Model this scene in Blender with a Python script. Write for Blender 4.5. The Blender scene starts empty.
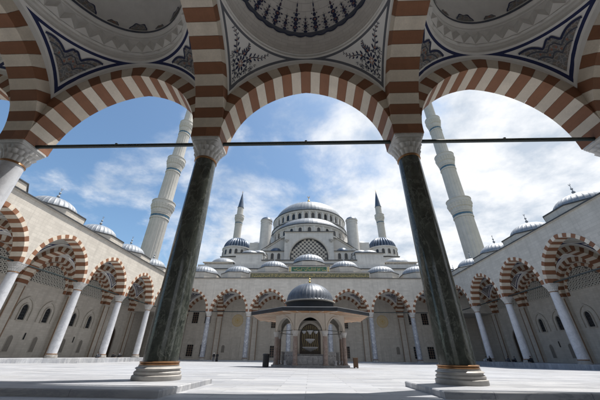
import bpy, bmesh, math, random
from mathutils import Vector, Matrix
random.seed(7)
C = bpy.context.scene.collection
PI = math.pi
R = math.radians

# ------------------------------------------------------------------ camera, sky, sun, exposure
cam_d = bpy.data.cameras.new('camera'); cam = bpy.data.objects.new('camera', cam_d); C.objects.link(cam)
cam_d.sensor_width = 36.0; cam_d.lens = 36 * 272.65 / 600
cam_d.clip_start = 0.05; cam_d.clip_end = 5000
PITCH, YAW, ROLL = 29.836, 2.163, 0.639
cam.matrix_world = (Matrix.Translation((0.134, 0, 0.9)) @ Matrix.Rotation(R(YAW), 4, 'Z')
                    @ Matrix.Rotation(R(90 + PITCH), 4, 'X') @ Matrix.Rotation(R(ROLL), 4, 'Z'))
S_ = bpy.context.scene
S_.camera = cam
S_.view_settings.view_transform = 'Standard'; S_.view_settings.look = 'None'
S_.view_settings.gamma = 1; S_.view_settings.use_curve_mapping = False
S_.view_settings.exposure = 0.84
SUN_EL, SUN_AZ = 68.0, 60.0
w = bpy.data.worlds.new('World'); S_.world = w; w.use_nodes = True
nt = w.node_tree; nt.nodes.clear()
def wn(t, **k):
    n = nt.nodes.new(t)
    for a, b in k.items(): setattr(n, a, b)
    return n
def wl(a, b): nt.links.new(a, b)
def wmath(op, a, b=None, clamp=False):
    n = wn('ShaderNodeMath', operation=op); n.use_clamp = clamp
    for i, v in enumerate((a, b)):
        if v is None: continue
        if isinstance(v, (int, float)): n.inputs[i].default_value = v
        else: wl(v, n.inputs[i])
    return n.outputs[0]
sky = wn('ShaderNodeTexSky', sky_type='NISHITA'); sky.sun_disc = False
sky.sun_elevation = R(SUN_EL); sky.sun_rotation = R(SUN_AZ); sky.air_density = 1.0; sky.dust_density = 1.2; sky.ozone_density = 0.9
tc = wn('ShaderNodeTexCoord'); sp = wn('ShaderNodeSeparateXYZ'); wl(tc.outputs['Generated'], sp.inputs[0])
X_, Y_, Z_ = sp.outputs
den = wmath('ADD', wmath('MAXIMUM', Z_, 0.0), 0.22)
cb = wn('ShaderNodeCombineXYZ'); wl(wmath('DIVIDE', X_, den), cb.inputs[0]); wl(wmath('DIVIDE', Y_, den), cb.inputs[1])
n1 = wn('ShaderNodeTexNoise'); n1.inputs['Scale'].default_value = 2.1; n1.inputs['Detail'].default_value = 9; n1.inputs['Roughness'].default_value = 0.6; n1.inputs['Distortion'].default_value = 0.25
mp = wn('ShaderNodeMapping'); mp.inputs['Location'].default_value = (3.1, 1.7, 0); wl(cb.outputs[0], mp.inputs[0]); wl(mp.outputs[0], n1.inputs['Vector'])
n2 = wn('ShaderNodeTexNoise'); n2.inputs['Scale'].default_value = 3.6; n2.inputs['Detail'].default_value = 7; n2.inputs['Roughness'].default_value = 0.6
mp2 = wn('ShaderNodeMapping'); mp2.inputs['Location'].default_value = (7.3, 2.2, 0); wl(cb.outputs[0], mp2.inputs[0]); wl(mp2.outputs[0], n2.inputs['Vector'])
# more cloud to the right (towards the sun) and low down
az = wmath('MULTIPLY', wmath('ADD', X_, 0.32), 0.38)
low = wmath('MULTIPLY', wmath('SUBTRACT', 0.62, Z_), 0.55)
base = wmath('ADD', wmath('ADD', n1.outputs['Fac'], az), low)
mask = wn('ShaderNodeMapRange'); mask.interpolation_type = 'SMOOTHSTEP'
wl(base, mask.inputs['Value']); mask.inputs['From Min'].default_value = 0.49; mask.inputs['From Max'].default_value = 0.76
mask.inputs['To Max'].default_value = 0.97
cr = wn('ShaderNodeMapRange'); wl(n2.outputs['Fac'], cr.inputs['Value'])
cr.inputs['From Min'].default_value = 0.36; cr.inputs['From Max'].default_value = 0.56
cm = wn('ShaderNodeMix', data_type='RGBA'); wl(cr.outputs[0], cm.inputs['Factor'])
cm.inputs['A'].default_value = (3.3, 3.75, 4.35, 1); cm.inputs['B'].default_value = (5.7, 5.8, 5.95, 1)
tint = wn('ShaderNodeMix', data_type='RGBA', blend_type='MULTIPLY'); tint.inputs['Factor'].default_value = 1; wl(sky.outputs[0], tint.inputs['A']); tint.inputs['B'].default_value = (.76, .90, .93, 1)
mx = wn('ShaderNodeMix', data_type='RGBA'); wl(mask.outputs[0], mx.inputs['Factor']); wl(tint.outputs['Result'], mx.inputs['A']); wl(cm.outputs['Result'], mx.inputs['B'])
bg = wn('ShaderNodeBackground'); bg.inputs['Strength'].default_value = 0.10; wl(mx.outputs['Result'], bg.inputs['Color'])
wo = wn('ShaderNodeOutputWorld'); wl(bg.outputs[0], wo.inputs[0])
sd = bpy.data.lights.new('sun', 'SUN'); sd.energy = 4.0; sd.angle = R(0.53); sd.color = (1.0, 0.95, 0.88)
sun = bpy.data.objects.new('sun', sd); C.objects.link(sun)
SV = Vector((math.cos(R(SUN_EL)) * math.sin(R(SUN_AZ)), math.cos(R(SUN_EL)) * math.cos(R(SUN_AZ)), math.sin(R(SUN_EL))))
sun.rotation_euler = SV.to_track_quat('Z', 'Y').to_euler(); sun.location = (30, 30, 60)

# ------------------------------------------------------------------ helpers
class MB:
    def __init__(s): s.v = []; s.f = []; s.m = []
    def vert(s, p): s.v.append(tuple(p)); return len(s.v) - 1
    def face(s, ids, m=0): s.f.append(tuple(ids)); s.m.append(m)
    def quad(s, a, b, c, d, m=0):
        i = len(s.v); s.v += [tuple(a), tuple(b), tuple(c), tuple(d)]; s.face((i, i+1, i+2, i+3), m)
    def poly(s, pts, m=0):
        i = len(s.v); s.v += [tuple(p) for p in pts]; s.face(tuple(range(i, i+len(pts))), m)
    def box(s, x0, x1, y0, y1, z0, z1, m=0):
        i = len(s.v)
        s.v += [(x0,y0,z0),(x1,y0,z0),(x1,y1,z0),(x0,y1,z0),(x0,y0,z1),(x1,y0,z1),(x1,y1,z1),(x0,y1,z1)]
        for q in ((0,3,2,1),(4,5,6,7),(0,1,5,4),(1,2,6,5),(2,3,7,6),(3,0,4,7)): s.face([i+k for k in q], m)
    def prism(s, poly, d0, d1, axis='y', m=0):
        """poly of (a,z) pairs extruded along y (a=x) or x (a=y)"""
        f = (lambda a, z, d: (a, d, z)) if axis == 'y' else (lambda a, z, d: (d, a, z))
        if axis == 'z': f = lambda a, z, d: (a, z, d)
        n = len(poly); i = len(s.v)
        s.v += [f(a, z, d0) for a, z in poly] + [f(a, z, d1) for a, z in poly]
        s.face(range(i, i+n), m); s.face(range(i+2*n-1, i+n-1, -1), m)
        for k in range(n): s.face((i+k, i+n+k, i+n+(k+1) % n, i+(k+1) % n), m)
    def lathe(s, prof, n=32, c=(0, 0, 0), m=0, fn=None, a0=0.0, a1=2*PI, cap=True):
        """prof: (r,z) or (r,z,*extra); fn(r,z,theta,extra)->r"""
        full = abs(a1 - a0 - 2*PI) < 1e-6; nn = n if full else n + 1
        rows = []
        for p in prof:
            row = []
            for k in range(nn):
                t = a0 + (a1 - a0) * k / n; r = p[0]
                if fn: r = fn(p, t, k)
                row.append(s.vert((c[0] + r*math.cos(t), c[1] + r*math.sin(t), c[2] + p[1])))
            rows.append(row)
        mm = m if isinstance(m, (list, tuple)) else [m] * (len(prof)-1)
        for j in range(len(prof) - 1):
            for k in range(n):
                k2 = (k+1) % nn if full else k+1
                s.face((rows[j][k], rows[j][k2], rows[j+1][k2], rows[j+1][k]), mm[j])
        if cap and full:
            if prof[0][0] > 1e-4: s.face(rows[0][::-1], mm[0])
            if prof[-1][0] > 1e-4: s.face(rows[-1], mm[-1])
    def tube(s, a, b, r0, r1=None, n=10, m=0):
        r1 = r0 if r1 is None else r1
        a = Vector(a); b = Vector(b); d = (b-a).normalized()
        u = d.orthogonal().normalized(); w_ = d.cross(u); i = len(s.v)
        for c_, r_ in ((a, r0), (b, r1)):
            for k in range(n):
                t = 2*PI*k/n; s.v.append(tuple(c_ + u*math.cos(t)*r_ + w_*math.sin(t)*r_))
        for k in range(n): s.face((i+k, i+(k+1) % n, i+n+(k+1) % n, i+n+k), m)
        s.face(range(i+n-1, i-1, -1), m); s.face(range(i+n, i+2*n), m)
    def mesh(s, name, mats, smooth=True, ang=32, weld=True):
        me = bpy.data.meshes.new(name); me.from_pydata(s.v, [], [list(f) for f in s.f])
        for a in mats: me.materials.append(a)
        me.polygons.foreach_set('material_index', s.m)
        if weld:
            bm = bmesh.new(); bm.from_mesh(me); bmesh.ops.remove_doubles(bm, verts=bm.verts, dist=1e-4); bm.to_mesh(me); bm.free()
        me.polygons.foreach_set('use_smooth', [smooth]*len(me.polygons))
        if smooth: me.set_sharp_from_angle(angle=R(ang))
        me.update(); return me
    def build(s, name, mats, parent=None, loc=(0, 0, 0), rz=0, **k):
        return inst(name, s.mesh(name, mats if isinstance(mats, (list, tuple)) else [mats], **k), parent, loc, rz)
def inst(name, me, parent=None, loc=(0, 0, 0), rz=0, sc=None):
    o = bpy.data.objects.new(name, me); C.objects.link(o); o.location = loc; o.rotation_euler = (0, 0, rz)
    if sc is not None: o.scale = sc if isinstance(sc, tuple) else (sc, sc, sc)
    if parent: o.parent = parent
    return o
def thing(name, label, cat, loc=(0, 0, 0), rz=0, group=None):
    o = bpy.data.objects.new(name, None); C.objects.link(o); o.location = loc; o.rotation_euler = (0, 0, rz)
    o['label'] = label; o['category'] = cat
    if group: o['group'] = group
    return o

# ------------------------------------------------------------------ materials
class NT:
    def __init__(s, name):
        s.mat = bpy.data.materials.new(name); s.mat.use_nodes = True; s.t = s.mat.node_tree
        s.b = s.t.nodes['Principled BSDF']; s.tc = s.t.nodes.new('ShaderNodeTexCoord')
    def n(s, t, **k):
        x = s.t.nodes.new(t)
        for a, b in k.items(): setattr(x, a, b)
        return x
    def l(s, a, b): s.t.links.new(a, b)
    def math(s, op, a, b=None, c=None, clamp=False):
        n = s.n('ShaderNodeMath', operation=op); n.use_clamp = clamp
        for i, v in enumerate((a, b, c)):
            if v is None: continue
            if isinstance(v, (int, float)): n.inputs[i].default_value = v
            else: s.l(v, n.inputs[i])
        return n.outputs[0]
    def noise(s, scale, detail=4, rough=.55, vec=None, dist=0, sc3=None):
        n = s.n('ShaderNodeTexNoise'); n.inputs['Scale'].default_value = scale; n.inputs['Detail'].default_value = detail
        n.inputs['Roughness'].default_value = rough; n.inputs['Distortion'].default_value = dist
        v = vec or s.tc.outputs['Object']
        if sc3:
            m = s.n('ShaderNodeMapping'); m.inputs['Scale'].default_value = sc3; s.l(v, m.inputs[0]); v = m.outputs[0]
        s.l(v, n.inputs['Vector']); return n.outputs['Fac']
    def ramp(s, fac, stops):
        n = s.n('ShaderNodeValToRGB'); e = n.color_ramp.elements
        while len(e) < len(stops): e.new(.5)
        for i, (p, c) in enumerate(stops): e[i].position = p; e[i].color = (*c, 1)
        s.l(fac, n.inputs[0]); return n.outputs[0]
    def rng(s, v, a, b, c=0, d=1):
        n = s.n('ShaderNodeMapRange'); s.l(v, n.inputs[0])
        for i, x in enumerate((a, b, c, d)): n.inputs[i+1].default_value = x
        return n.outputs[0]
    def mix(s, f, a, b, mode='MIX'):
        n = s.n('ShaderNodeMix', data_type='RGBA', blend_type=mode)
        if isinstance(f, (int, float)): n.inputs['Factor'].default_value = f
        else: s.l(f, n.inputs['Factor'])
        for k, v in (('A', a), ('B', b)):
            if isinstance(v, tuple): n.inputs[k].default_value = (*v[:3], 1)
            else: s.l(v, n.inputs[k])
        return n.outputs['Result']
    def bump(s, h, st=.3, d=.02):
        n = s.n('ShaderNodeBump'); n.inputs['Strength'].default_value = st; n.inputs['Distance'].default_value = d
        s.l(h, n.inputs['Height']); s.l(n.outputs[0], s.b.inputs['Normal'])
    def fin(s, col=None, rough=.6, metal=0):
        if col is not None:
            if isinstance(col, tuple): s.b.inputs['Base Color'].default_value = (*col, 1)
            else: s.l(col, s.b.inputs['Base Color'])
        if isinstance(rough, (int, float)): s.b.inputs['Roughness'].default_value = rough
        else: s.l(rough, s.b.inputs['Roughness'])
        s.b.inputs['Metallic'].default_value = metal
        return s.mat
def stone_mat(name, ca, cb, bw=1.1, bh=.42, mort=.012, mdark=.72, rough=.75):
    t = NT(name); sp = t.n('ShaderNodeSeparateXYZ'); t.l(t.tc.outputs['Object'], sp.inputs[0])
    cb_ = t.n('ShaderNodeCombineXYZ'); t.l(t.math('ADD', sp.outputs[0], sp.outputs[1]), cb_.inputs[0]); t.l(sp.outputs[2], cb_.inputs[1])
    br = t.n('ShaderNodeTexBrick'); t.l(cb_.outputs[0], br.inputs['Vector'])
    br.inputs['Color1'].default_value = (*ca, 1); br.inputs['Color2'].default_value = (*cb, 1)
    br.inputs['Mortar'].default_value = (ca[0]*mdark, ca[1]*mdark, ca[2]*mdark, 1)
    br.inputs['Scale'].default_value = 1; br.inputs['Mortar Size'].default_value = mort; br.inputs['Bias'].default_value = 0
    br.inputs['Brick Width'].default_value = bw; br.inputs['Row Height'].default_value = bh
    n = t.noise(.35, 6, .65); c = t.mix(t.rng(n, .3, .75, 0, .45), br.outputs['Color'], tuple(x*.74 for x in cb), 'MIX')
    st = t.noise(1.0, 5, .6, sc3=(1.6, 1.6, .12)); c = t.mix(t.rng(st, .48, .74, 0, .5), c, tuple(x*.62 for x in cb))
    n2 = t.noise(9, 5, .6); c = t.mix(t.rng(n2, .3, .7, .0, .22), c, tuple(x*.8 for x in ca))
    t.bump(t.math('SUBTRACT', t.math('MULTIPLY', n2, .3), br.outputs['Fac']), .35, .02)
    return t.fin(c, rough)
M = {}
M['stone'] = stone_mat('wall_stone', (.61, .57, .51), (.50, .465, .415), mort=.013, mdark=.68)
M['stone_in'] = stone_mat('inner_wall_stone', (.60, .56, .50), (.50, .46, .405), .8, .34)
M['stone_grey'] = stone_mat('mosque_stone', (.61, .60, .58), (.52, .51, .495), 1.4, .6)
def plain(name, col, rough=.6, var=.15, scale=3, metal=0, bump=.1):
    t = NT(name); n = t.noise(scale, 6, .6); c = t.mix(t.rng(n, .3, .72), tuple(x*(1-var) for x in col), tuple(min(1, x*(1+var*.6)) for x in col))
    if bump: t.bump(t.noise(scale*7, 4), bump, .01)
    return t.fin(c, rough, metal)
def voussoir_mat(name, col, dark):
    t = NT(name); g = t.n('ShaderNodeNewGeometry'); r = g.outputs['Random Per Island']
    n = t.noise(1.6, 7, .65); n2 = t.noise(14, 5, .7)
    c = t.mix(t.rng(n, .3, .72), tuple(x*.80 for x in col), tuple(x*1.08 for x in col))
    c = t.mix(t.math('MULTIPLY', r, .6), c, dark); c = t.mix(t.rng(n2, .35, .7, 0, .4), c, tuple(x*.6 for x in col)); c = t.mix(t.rng(t.noise(.9, 6, .7), .55, .75, 0, .45), c, tuple(x*.55 for x in col))
    t.bump(n2, .35, .012); return t.fin(c, .72)
M['cream'] = voussoir_mat('cream_voussoir_stone', (.72, .64, .535), (.48, .41, .33))
M['brown'] = voussoir_mat('red_brown_voussoir_stone', (.275, .120, .060), (.16, .068, .034))
M['joint'] = plain('dark_joint', (.10, .085, .07), .9)
M['trim'] = plain('trim_stone', (.47, .435, .385), .65, .14, 1.2)
M['browntrim'] = plain('brown_moulding_stone', (.24, .155, .10), .6, .2, 2)
M['lattice'] = plain('lattice_plaster', (.55, .53, .48), .7, .12, 3)
M['latback'] = plain('frosted_lattice_glass', (.13, .125, .115), .5, .3, 3)
M['basestone'] = plain('column_base_stone', (.36, .345, .325), .5, .25, 2.5, bump=.2)
M['niche_shade'] = plain('shaded_niche_stone', (.21, .19, .165), .7, .2, 3)  # darker than the wall: shade of the hollow put into the colour
M['cornice'] = plain('dark_lead_cornice', (.045, .048, .052), .45, .3, 2)
M['glass'] = plain('dark_window_glass', (.018, .021, .026), .12, .4, 1, bump=0)
M['rod'] = plain('dark_green_iron', (.010, .022, .022), .35, .3, 4)
M['bronze'] = plain('bronze_collar', (.34, .185, .09), .32, .35, 6, metal=.75)
M['gold'] = plain('gilded_metal', (.62, .40, .12), .35, .2, 6, metal=.8)
M['goldpaint'] = plain('gold_lettering', (.48, .38, .16), .5, .2, 6)
M['navy'] = plain('navy_paint', (.014, .022, .075), .5, .2, 6)
M['slate'] = plain('slate_blue_paint', (.075, .085, .115), .6, .25, 5)
M['pinkp'] = plain('terracotta_paint', (.32, .15, .11), .6, .2, 6)
M['blackcloth'] = plain('black_cloth', (.012, .012, .015), .85, .3, 20)
M['whitecloth'] = plain('white_cloth', (.62, .62, .64), .8, .1, 20)
M['greycloth'] = plain('grey_cloth', (.10, .11, .13), .85, .3, 20)
M['greencloth'] = plain('green_cloth', (.05, .16, .10), .85, .3, 20)
M['skin'] = plain('skin', (.50, .32, .24), .55, .08, 20)
M['hair'] = plain('dark_hair', (.02, .014, .010), .5, .3, 30)
M['binmetal'] = plain('black_bin_metal', (.02, .02, .022), .4, .3, 8)
M['greenpanel'] = plain('green_enamel', (.018, .10, .055), .35, .3, 2)
M['teal'] = plain('turquoise_tile', (.03, .12, .21), .3, .3, 4)
def marble(name, base, vein, rough, sc=1.0, sharp=.035, amount=1.0, cloud=None, zs_=1.0):
    t = NT(name); n = t.noise(1.1*sc, 8, .62, dist=.6, sc3=(1, 1, zs_))
    v = t.math('ABSOLUTE', t.math('SUBTRACT', n, .5)); vm = t.rng(v, 0, sharp, amount, 0)
    n3 = t.noise(.7*sc, 5, .6); c0 = t.mix(t.rng(n3, .35, .7), base, cloud or tuple(x*.8 for x in base))
    c = t.mix(vm, c0, vein)
    n4 = t.noise(3.2*sc, 7, .6, dist=1.1); v2 = t.rng(t.math('ABSOLUTE', t.math('SUBTRACT', n4, .47)), 0, sharp*.5, amount*.6, 0)
    c = t.mix(v2, c, vein)
    return t.fin(c, rough)
M['green'] = marble('dark_green_marble', (.024, .029, .025), (.16, .17, .15), .13, 2.0, .03, .55, (.072, .08, .068), .45)
M['white'] = marble('white_marble', (.58, .59, .62), (.40, .41, .44), .28, .9, .05, .6, (.50, .51, .54))
M['bluemarble'] = marble('blue_mottled_marble', (.56, .57, .60), (.20, .215, .25), .3, 1.1, .10, .9, (.31, .325, .36))
M['capital'] = plain('carved_capital_marble', (.50, .49, .475), .55, .2, 3, bump=.3)
M['pinkmarble'] = marble('pink_brown_marble', (.26, .195, .17), (.40, .33, .29), .3, 2, .06, .7)
M['greymarble'] = marble('grey_basin_marble', (.38, .38, .38), (.2, .2, .21), .35, 2.5, .08, .8)
def wood():
    t = NT('eave_wood'); n = t.noise(2, 5, .6, sc3=(9, 9, 9)); c = t.mix(n, (.33, .165, .075), (.46, .25, .12)); return t.fin(c, .55)
M['wood'] = wood()
M['boxwood'] = plain('brown_box_wood', (.10, .052, .026), .55, .3, 5)
M['darkwood'] = plain('dark_carved_panel', (.045, .03, .02), .4, .5, 9)
def lead(name, a, b, rough):
    t = NT(name); n = t.noise(1.4, 7, .65); n2 = t.noise(.8, 4, .6, sc3=(1, 1, .35))
    c = t.mix(t.rng(n, .3, .7), a, b); c = t.mix(t.rng(n2, .45, .7, 0, .4), c, tuple(x*1.35 for x in b))
    t.bump(n, .25, .03)
    return t.fin(c, t.rng(n, .3, .7, rough-.04, rough+.12), .25)
M['lead'] = lead('lead_roofing', (.17, .19, .215), (.26, .28, .31), .5)
M['leaddark'] = lead('dark_lead_roofing', (.012, .014, .018), (.026, .03, .037), .55)
M['leadmid'] = lead('slate_lead_roofing', (.055, .065, .082), (.11, .125, .15), .42)
M['leadblue'] = lead('blue_grey_lead', (.035, .055, .095), (.08, .11, .16), .34)
def floor():
    t = NT('courtyard_marble')
    br = t.n('ShaderNodeTexBrick'); t.l(t.tc.outputs['Object'], br.inputs['Vector'])
    br.inputs['Color1'].default_value = (1, 1, 1, 1); br.inputs['Color2'].default_value = (0, 0, 0, 1); br.inputs['Mortar'].default_value = (.35, .35, .35, 1)
    br.inputs['Scale'].default_value = 1; br.inputs['Mortar Size'].default_value = .009; br.inputs['Brick Width'].default_value = 2.4; br.inputs['Row Height'].default_value = .62; br.inputs['Bias'].default_value = 0
    br.offset = .37
    sl = t.noise(1.0, 6, .6, sc3=(.25, 1.7, 1), dist=.4)
    sl2 = t.noise(2.2, 7, .65, sc3=(.3, 3.0, 1), dist=.8)
    c = t.mix(t.math('MULTIPLY', br.outputs['Color'], 1.0), (.32, .325, .335), (.53, .535, .545))
    c = t.mix(t.rng(sl, .42, .68, 0, .75), c, (.19, .20, .23))
    c = t.mix(t.rng(t.math('ABSOLUTE', t.math('SUBTRACT', sl2, .5)), 0, .04, .6, 0), c, (.17, .18, .21))
    bigd = t.noise(.12, 4, .6); c = t.mix(t.rng(bigd, .42, .62, 0, .45), c, (.40, .42, .46))
    c = t.mix(t.math('MULTIPLY', br.outputs['Fac'], .8), c, (.15, .15, .165))
    t.bump(t.math('MULTIPLY', br.outputs['Fac'], -1), .3, .006)
    r = t.rng(sl, .3, .7, .34, .55); t.b.inputs['Specular IOR Level'].default_value = .32
    return t.fin(c, r)
M['floor'] = floor()
def vaultmat(name, rc, hx, hy, line, lw, off):
    t = NT(name); sp = t.n('ShaderNodeSeparateXYZ'); t.l(t.tc.outputs['Object'], sp.inputs[0])
    x, y, z = sp.outputs
    rho = t.math('SQRT', t.math('ADD', t.math('MULTIPLY', x, x), t.math('MULTIPLY', y, y)))
    d = t.math('MINIMUM', t.math('SUBTRACT', rho, rc), t.math('MINIMUM', t.math('SUBTRACT', hx, t.math('ABSOLUTE', x)), t.math('SUBTRACT', hy, t.math('ABSOLUTE', y))))
    band = t.math('LESS_THAN', t.math('ABSOLUTE', t.math('SUBTRACT', d, off)), lw)
    inner = t.math('GREATER_THAN', d, off)
    n = t.noise(1.2, 6, .6)
    c = t.mix(t.rng(n, .3, .7), (.68, .66, .63), (.76, .74, .71))
    c = t.mix(t.math('MULTIPLY', inner, .8), c, (.80, .79, .77))
    c = t.mix(band, c, line)
    t.bump(t.noise(6, 4), .1, .01)
    return t.fin(c, .75)
M['plaster'] = plain('vault_plaster', (.73, .71, .675), .75, .1, 1.2)
def domeplaster():
    t = NT('dome_plaster_courses'); sp = t.n('ShaderNodeSeparateXYZ'); t.l(t.tc.outputs['Object'], sp.inputs[0])
    an = t.math('ARCTAN2', sp.outputs[1], sp.outputs[0]); cb_ = t.n('ShaderNodeCombineXYZ')
    t.l(t.math('MULTIPLY', an, 4.3), cb_.inputs[0]); t.l(sp.outputs[2], cb_.inputs[1])
    br = t.n('ShaderNodeTexBrick'); t.l(cb_.outputs[0], br.inputs['Vector'])
    br.inputs['Color1'].default_value = (.70, .67, .63, 1); br.inputs['Color2'].default_value = (.64, .61, .57, 1); br.inputs['Mortar'].default_value = (.52, .49, .46, 1)
    br.inputs['Scale'].default_value = 1; br.inputs['Mortar Size'].default_value = .012; br.inputs['Brick Width'].default_value = .8; br.inputs['Row Height'].default_value = .22
    c = t.mix(t.rng(t.noise(2, 5), .3, .7, 0, .3), br.outputs['Color'], (.41, .39, .365)); return t.fin(c, .75)
M['domeplaster'] = domeplaster()
def arabesque():
    t = NT('arabesque_patch'); v = t.n('ShaderNodeTexVoronoi', feature='DISTANCE_TO_EDGE'); v.inputs['Scale'].default_value = 4.5
    t.l(t.tc.outputs['Object'], v.inputs['Vector']); e = t.rng(v.outputs['Distance'], .0, .09, 1, 0)
    n = t.noise(5, 3); c = t.mix(t.rng(n, .45, .55), (.21, .175, .15), (.17, .18, .195))
    c = t.mix(e, c, (.36, .35, .34)); return t.fin(c, .65)
M['arab'] = arabesque()

# ------------------------------------------------------------------ ground and court
SX = 10.23; HX = SX*3.5; SY = 10.5; YN = 10.95; YF = YN + 6*SY; ZI = 10.56
mb = MB(); mb.quad((-2500, -2500, -1.2), (2500, -2500, -1.2), (2500, 2500, -1.2), (-2500, 2500, -1.2))
g = mb.build('ground', plain('distant_ground', (.12, .13, .09), .9, .3, .01), smooth=False); g['kind'] = 'structure'
mb = MB(); prof = [(-3, 0), (12, 0), (28, 0), (46, -.33), (YF - 1.2, -.33)]
for (y0, z0), (y1, z1) in zip(prof, prof[1:]): mb.quad((-HX-1, y0, z0), (HX+1, y0, z0), (HX+1, y1, z1), (-HX-1, y1, z1))
o = mb.build('courtyard_floor', M['floor'], smooth=False); o['kind'] = 'structure'
def slab(name, x0, x1, y0, y1, z0, z1):
    mb = MB(); e = .025
    i = len(mb.v)
    for z, k in ((z0, 0), (z1 - e, 0), (z1, e)):
        mb.v += [(x0+k, y0+k, z), (x1-k, y0+k, z), (x1-k, y1-k, z), (x0+k, y1-k, z)]
    for r_ in (0, 4):
        for k in range(4): mb.face((i+r_+k, i+r_+(k+1) % 4, i+r_+4+(k+1) % 4, i+r_+4+k))
    mb.face((i+8, i+9, i+10, i+11))
    o = mb.build(name, M['floor'], smooth=False); o['kind'] = 'structure'; return o
slab('portico_platform', -HX - 11, -3.50, 7.85, 11.95, -.3, .16)
slab('portico_platform', 3.55, HX + 11, 8.60, 11.95, -.3, .16)
slab('arcade_platform', -HX - 11, -HX + .95, 12.0, YF + 10.5, -.6, .34)
slab('arcade_platform', HX - .95, HX + 11, 12.0, YF + 10.5, -.6, .34)
slab('arcade_platform', -HX + 1.0, HX - 1.0, YF - 1.2, YF + 10.5, -.6, -.12)

# ------------------------------------------------------------------ arch machinery
TH = .72
def arc(a, off=0.0, n=24, z0=ZI, rise=4.94, clip=None):
    """two-centred pointed arch of half span a, offset outward by off; points left spring -> right spring"""
    c = (rise*rise - a*a) / (2*a); Rr = a + c; th = math.acos(c / Rr); pts = []
    for k in range(n + 1):
        t = th * 2 * k / n
        if t <= th: ang = t; x = c - (Rr+off)*math.cos(ang)
        else: ang = 2*th - t; x = -c + (Rr+off)*math.cos(ang)
        if off > 0 and abs(k*2 - n) < 1:   # crown of an offset curve
            x = 0; z = math.sqrt((Rr+off)**2 - c*c)
        else:
            z = (Rr+off)*math.sin(ang)
        if off > 0: x = min(x, 0) if t <= th else max(x, 0)
        if clip: x = max(-clip, min(clip, x))
        pts.append((x, z0 + z))
    return pts
def ring(mb, a, e, y0, y1, nv, clip=None, z0=ZI, rise=4.94, m=(1, 0), sub=2, back=True):
    """voussoir ring, alternate materials; m[0] for even (brown), m[1] odd (cream)"""
    c = (rise*rise - a*a) / (2*a); Rr = a + c; th = math.acos(c / Rr)
    def pt(u, off):
        t = th*2*u; lf = t <= th; ang = t if lf else 2*th - t
        x = (c - (Rr+off)*math.cos(ang)) if lf else (-c + (Rr+off)*math.cos(ang)); z = (Rr+off)*math.sin(ang)
        if off > 0: x = min(x, 0) if lf else max(x, 0)
        if clip: x = max(-clip, min(clip, x))
        return (x, z0 + z)
    gap = .0075 / (2*th*Rr)
    for k in range(nv):
        mi = m[k % 2]; ua, ub = k/nv + gap, (k+1)/nv - gap; us = [ua + (ub-ua)*j/sub for j in range(sub+1)]
        if k == nv//2 and sub % 2: us = sorted(us + [.5])
        for u, u2 in zip(us, us[1:]):
            p, p2, q, q2 = pt(u, 0), pt(u2, 0), pt(u, e), pt(u2, e)
            mb.quad((p[0], y0, p[1]), (p2[0], y0, p2[1]), (q2[0], y0, q2[1]), (q[0], y0, q[1]), mi)
            if back: mb.quad((q[0], y1, q[1]), (q2[0], y1, q2[1]), (p2[0], y1, p2[1]), (p[0], y1, p[1]), mi)
            mb.quad((p[0], y0, p[1]), (p[0], y1, p[1]), (p2[0], y1, p2[1]), (p2[0], y0, p2[1]), mi)
            mb.quad((q[0], y0, q[1]), (q2[0], y0, q2[1]), (q2[0], y1, q2[1]), (q[0], y1, q[1]), mi)
        for u in (ua, ub):
            p, q = pt(u, 0), pt(u, e); mb.quad((p[0], y0, p[1]), (q[0], y0, q[1]), (q[0], y1, q[1]), (p[0], y1, p[1]), mi)
def archwall(mb, a, half, y0, y1, ztop, m0=0, m1=0, off=.35, z0=ZI, rise=4.94, x0=0):
    P = arc(a, off, 32, z0, rise)
    P = [(-half, z0)] + [p for p in P] + [(half, z0)]
    for p, q in zip(P, P[1:]):
        if q[0] - p[0] < 1e-5: continue
        mb.quad((x0+p[0], y0, p[1]), (x0+q[0], y0, q[1]), (x0+q[0], y0, ztop), (x0+p[0], y0, ztop), m0)
        mb.quad((x0+q[0], y1, q[1]), (x0+p[0], y1, p[1]), (x0+p[0], y1, ztop), (x0+q[0], y1, ztop), m1)
        mb.quad((x0+p[0], y0, p[1]), (x0+p[0], y1, p[1]), (x0+q[0], y1, q[1]), (x0+q[0], y0, q[1]), m1)

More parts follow.
